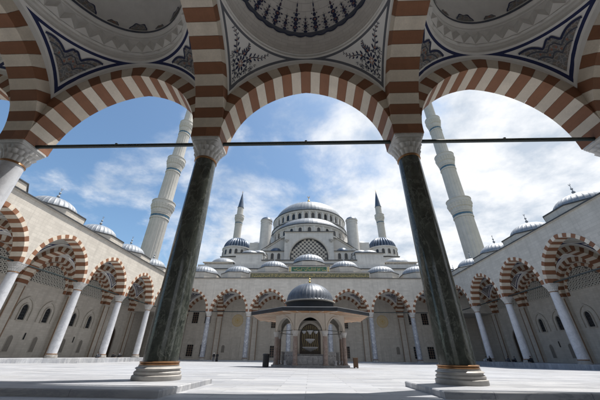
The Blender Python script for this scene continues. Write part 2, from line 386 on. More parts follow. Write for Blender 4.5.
def sq_edge(t, hx, hy):
    c, s = abs(math.cos(t)), abs(math.sin(t))
    return min(hx / c if c > 1e-6 else 1e9, hy / s if s > 1e-6 else 1e9)
ZC, RS = 11.8, 6.55
def zs(r): return ZC + math.sqrt(max(0.0, RS*RS - r*r))
RC = 4.35
def vault_mesh(kind, hx, hy):
    """pendentives + dome shell, origin at bay centre, local z absolute"""
    mb = MB(); n = 96
    angs = sorted(set([2*PI*k/n for k in range(n)] + [s for s in (math.atan2(hy, hx), PI-math.atan2(hy, hx), PI+math.atan2(hy, hx), 2*PI-math.atan2(hy, hx))]))
    na = len(angs); rows = []
    for j in range(9):
        row = []
        for t in angs:
            r = RC + (max(sq_edge(t, hx, hy), RC + .01) - RC) * j / 8
            row.append(mb.vert((r*math.cos(t), r*math.sin(t), zs(r))))
        rows.append(row)
    for j in range(8):
        for k in range(na): mb.face((rows[j][k], rows[j+1][k], rows[j+1][(k+1) % na], rows[j][(k+1) % na]), 0)
    z0 = zs(RC)
    if kind == 'A':
        mb.lathe([(RC, z0), (RC+.05, z0+.05), (RC+.05, z0+.14), (RC-.06, z0+.16)], 96, m=1, cap=False)
        prof = [((RC-.06)*math.cos(R(t)), z0 + .16 + 3.2*math.sin(R(t))) for t in range(0, 91, 5)]; prof[-1] = (.001, prof[-1][1])
        mb.lathe(prof, 96, m=2, cap=False)
    else:
        mb.lathe([(RC, z0), (RC+.10, z0+.04), (RC+.10, z0+.30), (RC-.02, z0+.36), (RC-.02, z0+.52), (RC-.16, z0+.56)], 96, m=1, cap=False)
        # zigzag relief band: pyramidal triangles
        NZ = 36; ra_, za_, rb_, zb_ = RC-.16, z0+.62, RC-.34, z0+1.56
        mb.lathe([(RC-.16, z0+.56), (ra_, za_)], 72, m=1, cap=False); mb.lathe([(rb_, zb_), (RC-.34, z0+1.62)], 72, m=1, cap=False)
        pp = lambda r, z, u: (r*math.cos(2*PI*u/NZ), r*math.sin(2*PI*u/NZ), z)
        for k in range(NZ):
            for tri, ce in (((pp(ra_, za_, k), pp(ra_, za_, k+1), pp(rb_, zb_, k+.5)), pp(ra_-.10-.18, za_+.32, k+.5)),
                            ((pp(rb_, zb_, k+.5), pp(ra_, za_, k+1), pp(rb_, zb_, k+1.5)), pp(rb_+.16, zb_-.30, k+1))):
                for j in range(3): mb.poly([tri[j], tri[(j+1) % 3], ce], 1)
        zt = z0 + 1.62
        mb.lathe([(RC-.34, zt), (RC-.42, zt+.03), (RC-.42, zt+.18), (RC-.56, zt+.26), (RC-.60, zt+.34)], 96, m=1, cap=False)
        mb.lathe([(RC-.60, zt+.34), (RC-.61, zt+.37), (RC-.63, zt+.50)], 96, m=3, cap=False)
        prof = [((RC-.63)*math.cos(R(t)), zt+.50+2.9*math.sin(R(t))) for t in range(0, 91, 5)]; prof[-1] = (.001, prof[-1][1])
        mb.lathe(prof, 96, m=1, cap=False)
    return mb
# ornament: thin inlays that follow the pendentive / dome surface
def ribbon(mb, pts, wd, surf, m=0):
    L = []; n = len(pts)
    for i, p in enumerate(pts):
        q = pts[min(i+1, n-1)]; o_ = pts[max(i-1, 0)]; dx, dy = q[0]-o_[0], q[1]-o_[1]; l = math.hypot(dx, dy) or 1
        wv = wd(i/(n-1)) if callable(wd) else wd
        L.append((surf(p[0]-dy/l*wv, p[1]+dx/l*wv), surf(p[0]+dy/l*wv, p[1]-dx/l*wv)))
    for a, b in zip(L, L[1:]): mb.quad(a[0], a[1], b[1], b[0], m)
def blob(mb, cx, cy, rx, ry, rot, surf, m=0, n=10, pts=None):
    P = []
    for k in range(n):
        t = 2*PI*k/n; x, y = rx*math.cos(t), ry*math.sin(t)
        P.append(surf(cx + x*math.cos(rot) - y*math.sin(rot), cy + x*math.sin(rot) + y*math.cos(rot)))
    mb.poly(P, m)
def pend_ornament(kind, hx, hy):
    mb = MB(); mats = [M['navy'], M['slate'], M['pinkp'], M['arab']]
    for sx in (1,):
        for sy in (1,):
            def mk(eps):
                def surf(s, t):   # s,t distances from the two walls
                    x = hx - s; y = hy - t; r = math.hypot(x, y); rr = RS - eps
                    return (sx*x, sy*y, ZC + math.sqrt(max(.01, rr*rr - r*r)))
                return surf
            s0, s1, s2 = mk(.03), mk(.045), mk(.06)
            if kind == 'A':
                # small rosette in the corner, scrolls and slender stems
                cx, cy = .66, .66
                for k in range(9):
                    t = 2*PI*k/9; blob(mb, cx+.20*math.cos(t), cy+.20*math.sin(t), .085, .045, t, s0, 0)
                for k in range(6):
                    t = 2*PI*k/6; blob(mb, cx+.09*math.cos(t), cy+.09*math.sin(t), .045, .028, t, s1, 2)
                for k in range(14):
                    t = 2*PI*k/14+.2; ribbon(mb, [(cx+(.31+.05*u)*math.cos(t+.55*u), cy+(.31+.05*u)*math.sin(t+.55*u)) for u in [i/5 for i in range(6)]], .014, s0, 1)
                    blob(mb, cx+.37*math.cos(t), cy+.37*math.sin(t), .042, .026, t+1, s1, 0, n=6)
                for x_, y_ in ((.30, .30), (.30, .55), (.55, .30), (.30, .85), (.85, .30), (.28, 1.1), (1.1, .28)):
                    for q in range(5): blob(mb, x_+.07*math.cos(q*1.257), y_+.07*math.sin(q*1.257), .035, .02, q*1.257, s0, 0 if q % 2 else 1, n=6)
                for ix in range(9):
                    for iy in range(9):
                        x_, y_ = .30+ix*.155+(.07 if iy % 2 else 0), .30+iy*.155
                        if x_+y_ > 1.75 or math.hypot(x_-cx, y_-cy) < .40: continue
                        a0 = (ix*5+iy*3) % 7
                        ribbon(mb, [(x_+(.062-.05*u)*math.cos(a0+6.5*u), y_+(.062-.05*u)*math.sin(a0+6.5*u)) for u in [i/9 for i in range(10)]], .009, s0, 1)
                        blob(mb, x_+.06*math.cos(a0+2), y_+.06*math.sin(a0+2), .028, .016, a0, s1, 0, n=6)
                for dx, dy, L_ in ((1, -.10, 1.25), (-.10, 1, 1.25), (.62, .62, .62)):
                    ox, oy = cx+dx*.30, cy+dy*.30; nn_ = 26
                    ribbon(mb, [(ox+dx*u*L_-dy*.06*math.sin(u*7), oy+dy*u*L_+dx*.06*math.sin(u*7)) for u in [i/nn_ for i in range(nn_+1)]], lambda u: .016*(1-u)+.006, s0, 0)
                    for i, u in enumerate((.18, .36, .52, .68, .82, .95)):
                        bx, by = ox+dx*u*L_-dy*.06*math.sin(u*7), oy+dy*u*L_+dx*.06*math.sin(u*7); rr = .085*(1.25-u)+.018
                        for sg in (-1, 1): blob(mb, bx - dy*sg*rr*.95, by + dx*sg*rr*.95, rr*.85, rr*.36, math.atan2(dy, dx)+sg*.75, s0, 0, n=8)
                        if i % 2 == 0: blob(mb, bx, by, rr*.42, rr*.42, 0, s1, 2, n=6)
            else:
                cx, cy = .30, .30
                def g(th):   # cusped outline
                    u = th/(PI/2); return .80 + 1.15*abs(2*u-1)**2.2 + .13*abs(math.sin(u*PI*4)) + .38*math.exp(-((u-.5)/.13)**2)
                N = 40
                pol = [(cx + g(PI/2*k/N)*math.cos(PI/2*k/N), cy + g(PI/2*k/N)*math.sin(PI/2*k/N)) for k in range(N+1)]
                for j in range(6):
                    for k in range(N):
                        f0, f1 = j/6, (j+1)/6
                        q = [(cx+(pol[k][0]-cx)*f0, cy+(pol[k][1]-cy)*f0), (cx+(pol[k][0]-cx)*f1, cy+(pol[k][1]-cy)*f1),
                             (cx+(pol[k+1][0]-cx)*f1, cy+(pol[k+1][1]-cy)*f1), (cx+(pol[k+1][0]-cx)*f0, cy+(pol[k+1][1]-cy)*f0)]
                        if j == 0: mb.poly([s0(*q[1]), s0(*q[2]), s0(*q[3])], 3)
                        else: mb.poly([s0(*a) for a in q], 3)
                ribbon(mb, pol, .045, s1, 0)
                for rr in (.55, .8):
                    ribbon(mb, [(cx+(p[0]-cx)*rr, cy+(p[1]-cy)*rr) for p in pol], .025, s1, 1)
                for k in range(5, N, 6):
                    blob(mb, cx+(pol[k][0]-cx)*.68, cy+(pol[k][1]-cy)*.68, .045, .045, 0, s2, 2)
    return mb, mats
def dome_ornament(kind, big_=True):
    mb = MB(); z0 = zs(RC)
    if kind == 'A':
        mats = [M['navy'], M['slate'], M['pinkp'], M['plaster']]
        def mk(eps):
            def surf(an, t): # an = angle, t = degrees up
                r = (RC-.06-eps)*math.cos(R(t)); return (r*math.cos(an), r*math.sin(an), z0+.16+(3.2-eps)*math.sin(R(t)))
            return surf
        s0, s1, s2 = mk(.03), mk(.045), mk(.06)
        N = 240
        for k in range(N):
            a, b = 2*PI*k/N, 2*PI*(k+1)/N
            lo = lambda q: 23.5 - 1.5*abs(math.sin(q*18)); hi = 27.2
            mb.quad(s0(a, lo(a)), s0(b, lo(b)), s0(b, hi), s0(a, hi), 1)
            mb.quad(s1(a, lo(a)+.4), s1(b, lo(b)+.4), s1(b, lo(b)+1.2), s1(a, lo(a)+1.2), 0)
        for k in range(36):
            a = 2*PI*k/36; tall = k % 2 == 0
            seq = [(28.5, .022, 1.2), (31.5, .040, 1.9), (35, .034, 1.7), (38.5, .042, 2.0), (42.5, .028, 1.6), (46, .018, 1.5), (50, .012, 1.6)] if tall else [(28.2, .030, 1.2), (31, .022, 1.2), (33.4, .03, 1.3), (36, .018, 1.2), (39, .012, 1.3)]
            for i, (t, da, dt) in enumerate(seq):
                da *= 1.15
                P = []
                for q in range(8):
                    u = 2*PI*q/8; P.append(s0(a + da*math.cos(u), t + dt*math.sin(u)*1.05))
                mb.poly(P, 0)
                if i % 2 == 1:
                    mb.poly([s1(a + da*.45*math.cos(2*PI*q/6), t + dt*.5*math.sin(2*PI*q/6)) for q in range(6)], 2)
                if i < 5:
                    for sg in (-1, 1): mb.poly([s1(a + sg*da*1.5 + da*.5*math.cos(2*PI*q/6), t+.9 + dt*.35*math.sin(2*PI*q/6)) for q in range(6)], 0 if i % 2 else 1)
            mb.quad(s0(a-.0035, 28), s0(a+.0035, 28), s0(a+.002, seq[-1][0]+3), s0(a-.002, seq[-1][0]+3), 0)
    else:
        mats = [M['navy'], M['slate'], M['arab'], M['pinkp']]
        zt = z0+1.62+.50
        def mk(eps):
            def surf(an, t):
                r = (RC-.63-eps)*math.cos(R(t)); return (r*math.cos(an), r*math.sin(an), zt+(2.9-eps)*math.sin(R(t)))
            return surf
        s0, s1, s2 = mk(.03), mk(.045), mk(.06)
        for k in (0 if big_ else 1,):
            a = 0.0; big = big_; W_ = .15 if big else .085; H_ = 11 if big else 5.5
            P = []; 
            for i in range(25):
                u = i/24; an = a + W_*math.cos(PI*(1-u))*(1 - .12*abs(math.sin(u*PI*3))); t = 1.0 + H_*math.sin(PI*u)**.7*(1 + .10*math.cos(u*PI*6))
                P.append((an, t))
            mb.poly([s0(*p) for p in P], 2)
            for p, q in zip(P, P[1:]):
                c = (a, 3)
                f = lambda v, e: (c[0]+(v[0]-c[0])*e, c[1]+(v[1]-c[1])*e)
                mb.quad(s1(*f(p, .90)), s1(*f(q, .90)), s1(*f(q, 1.04)), s1(*f(p, 1.04)), 0)
            mb.poly([s1(a + W_*.3*math.cos(2*PI*q/8), 1.5+H_*.4 + H_*.2*math.sin(2*PI*q/8)) for q in range(8)], 3)
    return mb, mats

# ------------------------------------------------------------------ columns
def column_meshes(shaft_mat, scale_base=1.0):
    sh = MB(); sh.lathe([(.575, .46), (.578, .6), (.575, 2.5), (.55, 6), (.505, 9.40)], 48)
    ba = MB()
    def bf(p, t, k):
        q = p[2]; c, s = abs(math.cos(t)), abs(math.sin(t)); return p[0] / ((c**q + s**q)**(1/q))
    ba.lathe([(0.783, 0, 2), (0.793, .03, 2), (0.793, .13, 2), (0.764, .15, 2), (0.731, .16, 2), (0.754, .19, 2), (0.754, .23, 2), (0.731, .26, 2), (0.697, .275, 2), (0.697, .31, 2), (.75, .34, 2), (.71, .375, 2), (.665, .385, 2), (.655, .41, 2), (.66, .43, 2)], 48, fn=bf)
    co = MB(); co.lathe([(.60, .43), (.645, .44), (.65, .47), (.62, .485), (.625, .49), (.65, .50), (.655, .53), (.63, .545), (.58, .55)], 48, cap=False)
    rt = MB(); rt.lathe([(.50, 9.36), (.535, 9.365), (.55, 9.39), (.54, 9.415), (.525, 9.42), (.545, 9.435), (.535, 9.47), (.49, 9.475)], 40, cap=False)
    ca = MB()
    def cf(p, t, k):
        r, z, q, amp, lob = p[:5]; ph = p[5] if len(p) > 5 else 0
        c, s = abs(math.cos(t)), abs(math.sin(t)); rr = r / ((c**q + s**q)**(1/q))
        return rr + amp*abs(math.cos(lob*t/2 + ph)) - amp*.5
    L = [(.50, 9.46, 2, 0, 16), (.515, 9.50, 2, .03, 16), (.54, 9.62, 2, .05, 16), (.60, 9.74, 2, .07, 16), (.62, 9.79, 2, .03, 16), (.555, 9.80, 2.1, .02, 16, PI/2),
         (.57, 9.88, 2.4, .05, 16, PI/2), (.625, 10.00, 2.8, .08, 16, PI/2), (.665, 10.06, 3, .05, 16, PI/2), (.60, 10.075, 3, .02, 16), (.615, 10.14, 4, .05, 16),
         (.66, 10.25, 5, .05, 16), (.675, 10.29, 8, .0, 16), (.65, 10.30, 12, 0, 16), (.65, 10.35, 14, 0, 16), (.69, 10.37, 16, 0, 16), (.70, 10.44, 18, 0, 16), (.72, 10.455, 24, 0, 16), (.72, ZI, 24, 0, 16)]
    ca.lathe(L, 128, fn=cf)
    return dict(shaft=sh.mesh('column_shaft', [shaft_mat]), base=ba.mesh('column_base', [M['basestone']]), foot=co.mesh('collar', [M['bronze']]),
                neck=rt.mesh('collar', [M['bronze']]), cap=ca.mesh('capital', [M['capital']], ang=50))
CM = {k: column_meshes(M[k]) for k in ('green', 'white', 'bluemarble')}
def column(parent, u, kind, zb, v=0.0):
    c = CM[kind]
    # zb = floor under the base; shaft is shortened from below by lifting base
    s = inst('column', c['shaft'], parent, (u, v, 0))
    b = inst('base', c['base'], s, (0, 0, zb)); f = inst('collar', c['foot'], s, (0, 0, zb)); inst('collar', c['neck'], s); inst('capital', c['cap'], s)
    return s

# ------------------------------------------------------------------ domes on the roofs
def ribdome_mesh(name, mat, r, h, ribs=24, amp=.035, n=None, gad=0.0, flare=.12):
    mb = MB(); n = n or ribs*6
    def fn(p, t, k):
        f = p[2]
        if gad: return p[0] * (1 - gad*(1-abs(math.cos(ribs*t/2)))**1.0 * f)
        return p[0] + (amp*f if k % 6 == 0 else 0)
    prof = [(r+flare, -.06, .0), (r+flare, .02, .0), (r, .10, 1)]
    for i in range(1, 13):
        a = PI/2*i/12; prof.append((max(.02, r*math.cos(a)), .10 + h*math.sin(a), math.cos(a)**.3 if i < 12 else 0))
    mb.lathe(prof, n, fn=fn); return mb.mesh(name, [mat], ang=40 if not gad else 60)
def finial_mesh(h, mat):
    mb = MB(); s = h
    mb.lathe([(.10*s, 0), (.12*s, .03*s), (.05*s, .08*s), (.04*s, .16*s), (.11*s, .22*s), (.13*s, .28*s), (.10*s, .34*s), (.035*s, .38*s), (.03*s, .45*s), (.08*s, .50*s), (.09*s, .55*s), (.06*s, .60*s), (.02*s, .64*s), (.02*s, .76*s), (.005*s, .80*s)], 12)
    # crescent
    N = 14
    for k in range(N):
        a, b = R(-60 + 300*k/N), R(-60 + 300*(k+1)/N)
        f = lambda an, u: (0, 0, 0)
        def pt(an, inner, y):
            rr = .085*s if not inner else .085*s - .045*s*math.sin(max(0, min(1, (an-R(-60))/R(300)))*PI)
            return (rr*math.sin(an - R(90)) * 1.0, y, .88*s - rr*math.cos(an - R(90)))
        for y in (-.012*s, .012*s): mb.quad(pt(a, 0, y), pt(b, 0, y), pt(b, 1, y), pt(a, 1, y))
        mb.quad(pt(a, 0, -.012*s), pt(b, 0, -.012*s), pt(b, 0, .012*s), pt(a, 0, .012*s))
    return mb.mesh('finial', [mat])
DOME_S = ribdome_mesh('dome', M['lead'], 4.05, 2.35, ribs=32, amp=.075)
FIN_S = finial_mesh(1.7, M['lead']); FIN_G = finial_mesh(1.7, M['gold'])
def drum_mesh(ro, h, mats):
    mb = MB(); P = [(ro*math.cos(R(22.5+45*k)), ro*math.sin(R(22.5+45*k))) for k in range(8)]
    
    Q = [(x*1.025, y*1.025) for x, y in P]; T0 = [(x*.86, y*.86) for x, y in P]
    for (A_, za), (B_, zb_), m in (((P, 0), (P, h), 0), ((P, h), (Q, h), 1), ((Q, h), (Q, h+.16), 1), ((Q, h+.16), (P, h+.16), 1)):
        for k in range(8): j = (k+1) % 8; mb.quad((*A_[k], za), (*A_[j], za), (*B_[j], zb_), (*B_[k], zb_), m)
    # sloping lead skirt between octagon and dome
    i = len(mb.v); mb.v += [(x, y, h+.16) for x, y in P]; T = [(4.1*math.cos(R(22.5+45*k)), 4.1*math.sin(R(22.5+45*k)), h+.42) for k in range(8)]; mb.v += T
    for k in range(8): mb.face((i+k, i+(k+1) % 8, i+8+(k+1) % 8, i+8+k), 2)
    return mb.mesh('drum', mats, ang=20)

# ------------------------------------------------------------------ windows
def archpoly(w, h, n=10, point=.15):
    """pointed opening: width w, total height h, base at 0"""
    a = w/2; rise = a*(1+point); c = (rise*rise-a*a)/(2*a); Rr = a+c; th = math.acos(c/Rr); P = [(-a, 0)]
    for k in range(n+1): t = th*k/n; P.append((c-Rr*math.cos(t), h-rise+Rr*math.sin(t)))
    for k in range(n-1, -1, -1): t = th*k/n; P.append((-c+Rr*math.cos(t), h-rise+Rr*math.sin(t)))
    P.append((a, 0)); return P
def frame_band(mb, P, Q, y0, y1, m=0):
    """band between inner outline P and outer Q (open at base), front at y0 (toward -y), depth to y1"""
    for (p, p2), (q, q2) in zip(zip(P, P[1:]), zip(Q, Q[1:])):
        mb.quad((p[0], y0, p[1]), (p2[0], y0, p2[1]), (q2[0], y0, q2[1]), (q[0], y0, q[1]), m)
        mb.quad((p[0], y0, p[1]), (p[0], y1, p[1]), (p2[0], y1, p2[1]), (p2[0], y0, p2[1]), m)
        mb.quad((q[0], y0, q[1]), (q2[0], y0, q2[1]), (q2[0], y1, q2[1]), (q[0], y1, q[1]), m)
    for s in (0, -1):
        mb.quad((P[s][0], y0, P[s][1]), (Q[s][0], y0, Q[s][1]), (Q[s][0], y1, Q[s][1]), (P[s][0], y1, P[s][1]), m)
def window_meshes(w, h, fw, dep=.10, mat='trim', bars=True, big=None, pm='glass'):
    pane = MB(); P = archpoly(w, h); pane.poly([(x, -.02, z) for x, z in P], 0)
    if bars:
        for k in range(1, 4): pane.box(-w/2+w*k/4-.02, -w/2+w*k/4+.02, -.05, -.021, .02, h-w*.45, 1)
        for k in range(1, int(h/.45)): pane.box(-w/2+.02, w/2-.02, -.045, -.0215, k*.45-.02, k*.45+.02, 1)
    fr = MB(); Q = archpoly(w+2*fw, h+fw); frame_band(fr, P, Q, -dep, 0)
    fr.box(-w/2-fw*1.2, w/2+fw*1.2, -dep*1.3, 0, -fw*.6, 0)
    if big:
        P2 = archpoly(w+2*big, h+big*1.15, point=.35); Q2 = archpoly(w+2*big+.5, h+big*1.15+.3, point=.35); frame_band(fr, P2, Q2, -dep*.8, 0)
    return pane.mesh('window', [M[pm], M['cornice']], smooth=False), fr.mesh('frame', [M[mat]], smooth=False)
def put_window(ms, parent, loc, rz=0, sc=1):
    a = inst('window', ms[0], parent, loc, rz, sc); inst('frame', ms[1], a); return a

# ------------------------------------------------------------------ arcade builder (x along, y inward, facade at y=-TH)
RINGS = {}
def lattice_mesh(a, zb, rise):
    """pierced round-hole lattice filling an arch"""
    mb = MB(); P = arc(a, 0, 40, ZI, rise); st = .62
    def top(x):
        for p, q in zip(P, P[1:]):
            if p[0] <= x <= q[0] and q[0] > p[0]: return p[1] + (q[1]-p[1])*(x-p[0])/(q[0]-p[0])
        return 0
    mb.poly([(-a, .05, zb)] + [(x, .05, z) for x, z in P if z > zb + .02] + [(a, .05, zb)], 1)
    nx = int(2*a/st)+2; j = 0; z = zb
    while z < ZI+rise:
        for i in range(-nx, nx):
            x = i*st + (st/2 if j % 2 else 0); zz = z + st*.43
            if abs(x) < a-.1 and zz < top(x)-.1:
                n = 8; ri, ro = st*.26, st*.47
                for k in range(n):
                    t0, t1 = 2*PI*k/n, 2*PI*(k+1)/n
                    pi0, pi1 = (x+ri*math.cos(t0), zz+ri*math.sin(t0)), (x+ri*math.cos(t1), zz+ri*math.sin(t1))
                    po0, po1 = (x+ro*math.cos(t0), zz+ro*math.sin(t0)), (x+ro*math.cos(t1), zz+ro*math.sin(t1))
                    mb.quad((pi0[0], -.06, pi0[1]), (pi1[0], -.06, pi1[1]), (po1[0], -.06, po1[1]), (po0[0], -.06, po0[1]), 0)
                    mb.quad((pi0[0], -.06, pi0[1]), (pi0[0], .04, pi0[1]), (pi1[0], .04, pi1[1]), (pi1[0], -.06, pi1[1]), 0)
                    mb.quad((po0[0], -.06, po0[1]), (po1[0], -.06, po1[1]), (po1[0], .04, po1[1]), (po0[0], .04, po0[1]), 0)
        z += st*.86; j += 1
    return mb.mesh('lattice_window', [M['lattice'], M['latback']], smooth=False)
WIN_SIDE = window_meshes(1.15, 2.35, .14, .24, big=.75)
NICHE = window_meshes(.85, 2.2, .08, .06, bars=False, pm='niche_shade')  # flat pane without depth, its dark colour stands for the niche's inner shade
WIN_RECT_UP = None
def rect_window(w, h, fw=.18, arch=False):
    pane = MB(); pane.quad((-w/2, -.03, 0), (w/2, -.03, 0), (w/2, -.03, h), (-w/2, -.03, h), 0)
    for k in range(1, 3): pane.box(-w/2+w*k/3-.04, -w/2+w*k/3+.04, -.07, -.031, .02, h-.02, 1)
    for k in range(1, int(h/.7)+1): pane.box(-w/2+.02, w/2-.02, -.065, -.0315, k*h/(int(h/.7)+1)-.03, k*h/(int(h/.7)+1)+.03, 1)
    fr = MB()
    fr.box(-w/2-fw, -w/2, -.14, 0, 0, h); fr.box(w/2, w/2+fw, -.14, 0, 0, h); fr.box(-w/2-fw, w/2+fw, -.141, 0, h, h+fw); fr.box(-w/2-fw*1.3, w/2+fw*1.3, -.18, 0, -fw, 0)
    if arch:
        P = [(x, z+h+fw+.05) for x, z in archpoly(w+.3, (w+.3)*.62)]; Q = [(x, z+h+fw+.05) for x, z in archpoly(w+.75, (w+.3)*.62+.22)]
        frame_band(fr, P, Q, -.12, 0)
    return pane.mesh('window', [M['glass'], M['browntrim']], smooth=False), fr.mesh('frame', [M['trim']], smooth=False)
RW_UP = rect_window(1.7, 2.9); RW_LO = rect_window(1.7, 2.8, arch=True)

def arcade(name, label, loc, rz, bays, S, L, ztop, kinds, floor_z, opts):
    """bays: list of bay centres u; columns at every bay edge"""
    t = thing(name, label, 'arcade', loc, rz)
    a = S/2 - TH; at = L/2 - TH
    edges = sorted(set([round(b - S/2, 3) for b in bays] + [round(b + S/2, 3) for b in bays]))
    u0, u1 = edges[0], edges[-1]
    # spandrel wall
    mb = MB()
    for b in bays: archwall(mb, a, S/2, -TH, TH, ztop, 0, 1, x0=b, rise=opts.get('rise', 5.15))
    mb.quad((u0, -TH, ztop), (u1, -TH, ztop), (u1, TH, ztop), (u0, TH, ztop), 0)
    mb.build('front_wall', [M['stone'], M['plaster']], t)
    mb = MB(); mb.box(u0, u1, -TH-.16, TH, ztop, ztop+.10, 1); mb.box(u0, u1, -TH-.26, TH, ztop+.10, ztop+.24, 0); mb.build('cornice', [M['cornice'], M['trim']], t, smooth=False)
    # rings
    fe = opts.get('ring', .55); RI = opts.get('rise', 5.15)
    mb = MB(); ring(mb, a, fe, -TH-.035, TH+.035, 25, clip=S/2-.002, rise=RI); rm = mb.mesh('arch', [M['cream'], M['brown']], smooth=False)
    for b in bays: inst('arch', rm, t, (b, 0, 0))
    # rear ribs on the wall
    mb = MB(); ring(mb, a, .80, 0, TH, 25, clip=S/2-.002); archwall(mb, a, S/2, .035, TH, 17.2, 2, 2)
    rr = mb.mesh('wall_arch', [M['cream'], M['brown'], M['plaster']], smooth=False)
    for b in bays: inst('wall_arch', rr, t, (b, L-TH, 0))
    # transverse arches
    mb = MB(); ring(mb, at, .80, -TH-.03, TH+.03, 25, clip=at+.6); archwall(mb, at, at+.35001, -TH, TH, 17.3, 2, 2)
    tr = mb.mesh('transverse_arch', [M['cream'], M['brown'], M['plaster']], smooth=False)
    for e in edges: inst('transverse_arch', tr, t, (e, L/2, 0), PI/2)
    # columns
    for e in edges: column(t, e, kinds(e), floor_z(e))
    # back wall & pilasters
    mb = MB(); zf = opts.get('zf', 0)
    if opts.get('portal'):
        mb.box(u0, -3, L, L+.8, -.3, 18, 0); mb.box(3, u1, L, L+.8, -.3, 18, 0); mb.box(-3, 3, L, L+.8, 7.5, 18, 0)
    else: ex = opts.get('ext', (1.0, 1.0)); mb.box(u0 - ex[0], u1 + ex[1], L, L+.8, -.6, 18, 0)
    mb.build('back_wall', [M['stone_in']], t, smooth=False)
    mb = MB(); mb.box(-TH, TH, -TH, 0, zf-.3, ZI-.32, 0); mb.box(-TH-.06, TH+.06, -TH-.06, 0, ZI-.32, ZI-.02, 1)
    for s in (-1, 1): mb.box(s*TH-.07, s*TH+.07, -TH-.07, -TH+.07, zf-.3, ZI-.32, 2)
    pm = mb.mesh('pilaster', [M['stone_in'], M['trim'], M['browntrim']], smooth=False)
    for e in edges: inst('pilaster', pm, t, (e, L, 0))
    # vaults
    vm = {}
    for b in bays:
        k = opts['vault'](b)
        if k not in vm:
            line = (.12, .125, .145) if k == 'A' else (.012, .02, .085)
            mat = vaultmat('vault_paint_' + ('centre' if k == 'A' else 'side'), RC, a, at, line, .05 if k == 'A' else .06, .12 if k == 'A' else .15)
            if k == 'A': m_ = vault_mesh('A', a+.01, at+.01).mesh('vault', [mat, M['plaster'], M['domeplaster'], M['slate']], ang=45)
            else: m_ = vault_mesh('B', a+.01, at+.01).mesh('vault', [mat, M['plaster'], M['plaster'], M['slate']], ang=15)
            p, pm_ = pend_ornament(k, a, at); q, qm = dome_ornament(k); q2 = dome_ornament(k, False)[0]
            vm[k] = (m_, p.mesh('corner_ornament', pm_, smooth=False, weld=False), q.mesh('dome_ornament', qm, smooth=False, weld=False), q2.mesh('dome_ornament', qm, smooth=False, weld=False))
        v = inst('vault', vm[k][0], t, (b, L/2, 0))
        for sx, sy in ((1, 1), (1, -1), (-1, 1), (-1, -1)): inst('corner_ornament', vm[k][1], v, sc=(sx, sy, 1))
        if k == 'A': inst('dome_ornament', vm[k][2], v)
        elif opts.get('portal'):
            for j in range(16): inst('dome_ornament', vm[k][2 + j % 2], v, rz=2*PI*j/16 + .12)
    # roof with a hole over each vault
    mb = MB()
    for b in bays:
        n = 64
        for k in range(n):
            t0, t1 = 2*PI*k/n, 2*PI*(k+1)/n
            def e_(t_): 
                r = sq_edge(t_, S/2, L/2+.6); return (b+r*math.cos(t_), L/2+r*math.sin(t_), 17.9)
            i0 = (b+4.5*math.cos(t0), L/2+4.5*math.sin(t0), 17.9); i1 = (b+4.5*math.cos(t1), L/2+4.5*math.sin(t1), 17.9)
            mb.quad(i0, i1, e_(t1), e_(t0))
    mb.build('roof', [M['lead']], t, smooth=False)
    dz = opts.get('drumtop', lambda b: 20.7)
    dms = {}
    for b in bays:
        z = dz(b)
        if z not in dms: dms[z] = drum_mesh(4.9, z-17.9, [M['stone'], M['cornice'], M['lead']])
        d = inst('drum', dms[z], t, (b, L/2, 17.9))
        dd = inst('dome', DOME_S, t, (b, L/2, z+.42-.1), 0, opts.get('dscale', lambda b: 1.0)(b)); inst('finial', FIN_S, dd, (0, 0, 2.4), sc=opts.get('fin', 1.0))
    # tie rods
    mb = MB(); mb.tube((-a-.05, 0, ZI+.07), (a+.05, 0, ZI+.07), .10, n=8); mb.lathe([(.07, -.03), (.07, .05)], 8, c=(0, 0, ZI+.17)); rod = mb.mesh('tie_rod', [M['rod']])
    for b in bays: inst('tie_rod', rod, t, (b, 0, 0))
    return t, a

# near portico: u=-X, v=-Y
arcade('near_portico', 'shaded domed portico overhead with brown and cream striped arches on two dark green columns', (0, YN, 0), PI,
       [-2*SX, -SX, 0, SX, 2*SX], SX, 10.5, 18.5,
       lambda e: 'green' if abs(e) < 6 else 'white', lambda e: .16,
       dict(portal=True, ring=.80, rise=4.94, vault=lambda b: 'A' if abs(b) < 1 else 'B'))
# side arcades
ny = 6; bs = [(i - (ny-1)/2)*SY for i in range(ny)]
ym = YN + ny*SY/2
LAT = lattice_mesh(3.75, ZI+.75, 4.2)
mb = MB(); ring(mb, 3.75, .5, -.12, .10, 21, z0=ZI, rise=4.2, back=False)
mb.box(-4.3, 4.3, -.08, .1, ZI+.62, ZI+.75, 2)
LRING = mb.mesh('lattice_arch', [M['cream'], M['brown'], M['trim']], smooth=False)
mb = MB(); P = archpoly(3.0, 6.2, point=.25); mb.poly([(x, -.02, z) for x, z in P], 0)
DOORP = mb.mesh('door', [M['darkwood']], smooth=False)
mb = MB(); frame_band(mb, P, archpoly(4.0, 6.8, point=.25), -.3, 0); frame_band(mb, archpoly(4.0, 6.8, point=.25), archpoly(4.5, 7.1, point=.25), -.18, 0)
DOORF = mb.mesh('frame', [M['trim']], smooth=False)
SLIT = window_meshes(.3, 1.0, .06, .05, bars=False)
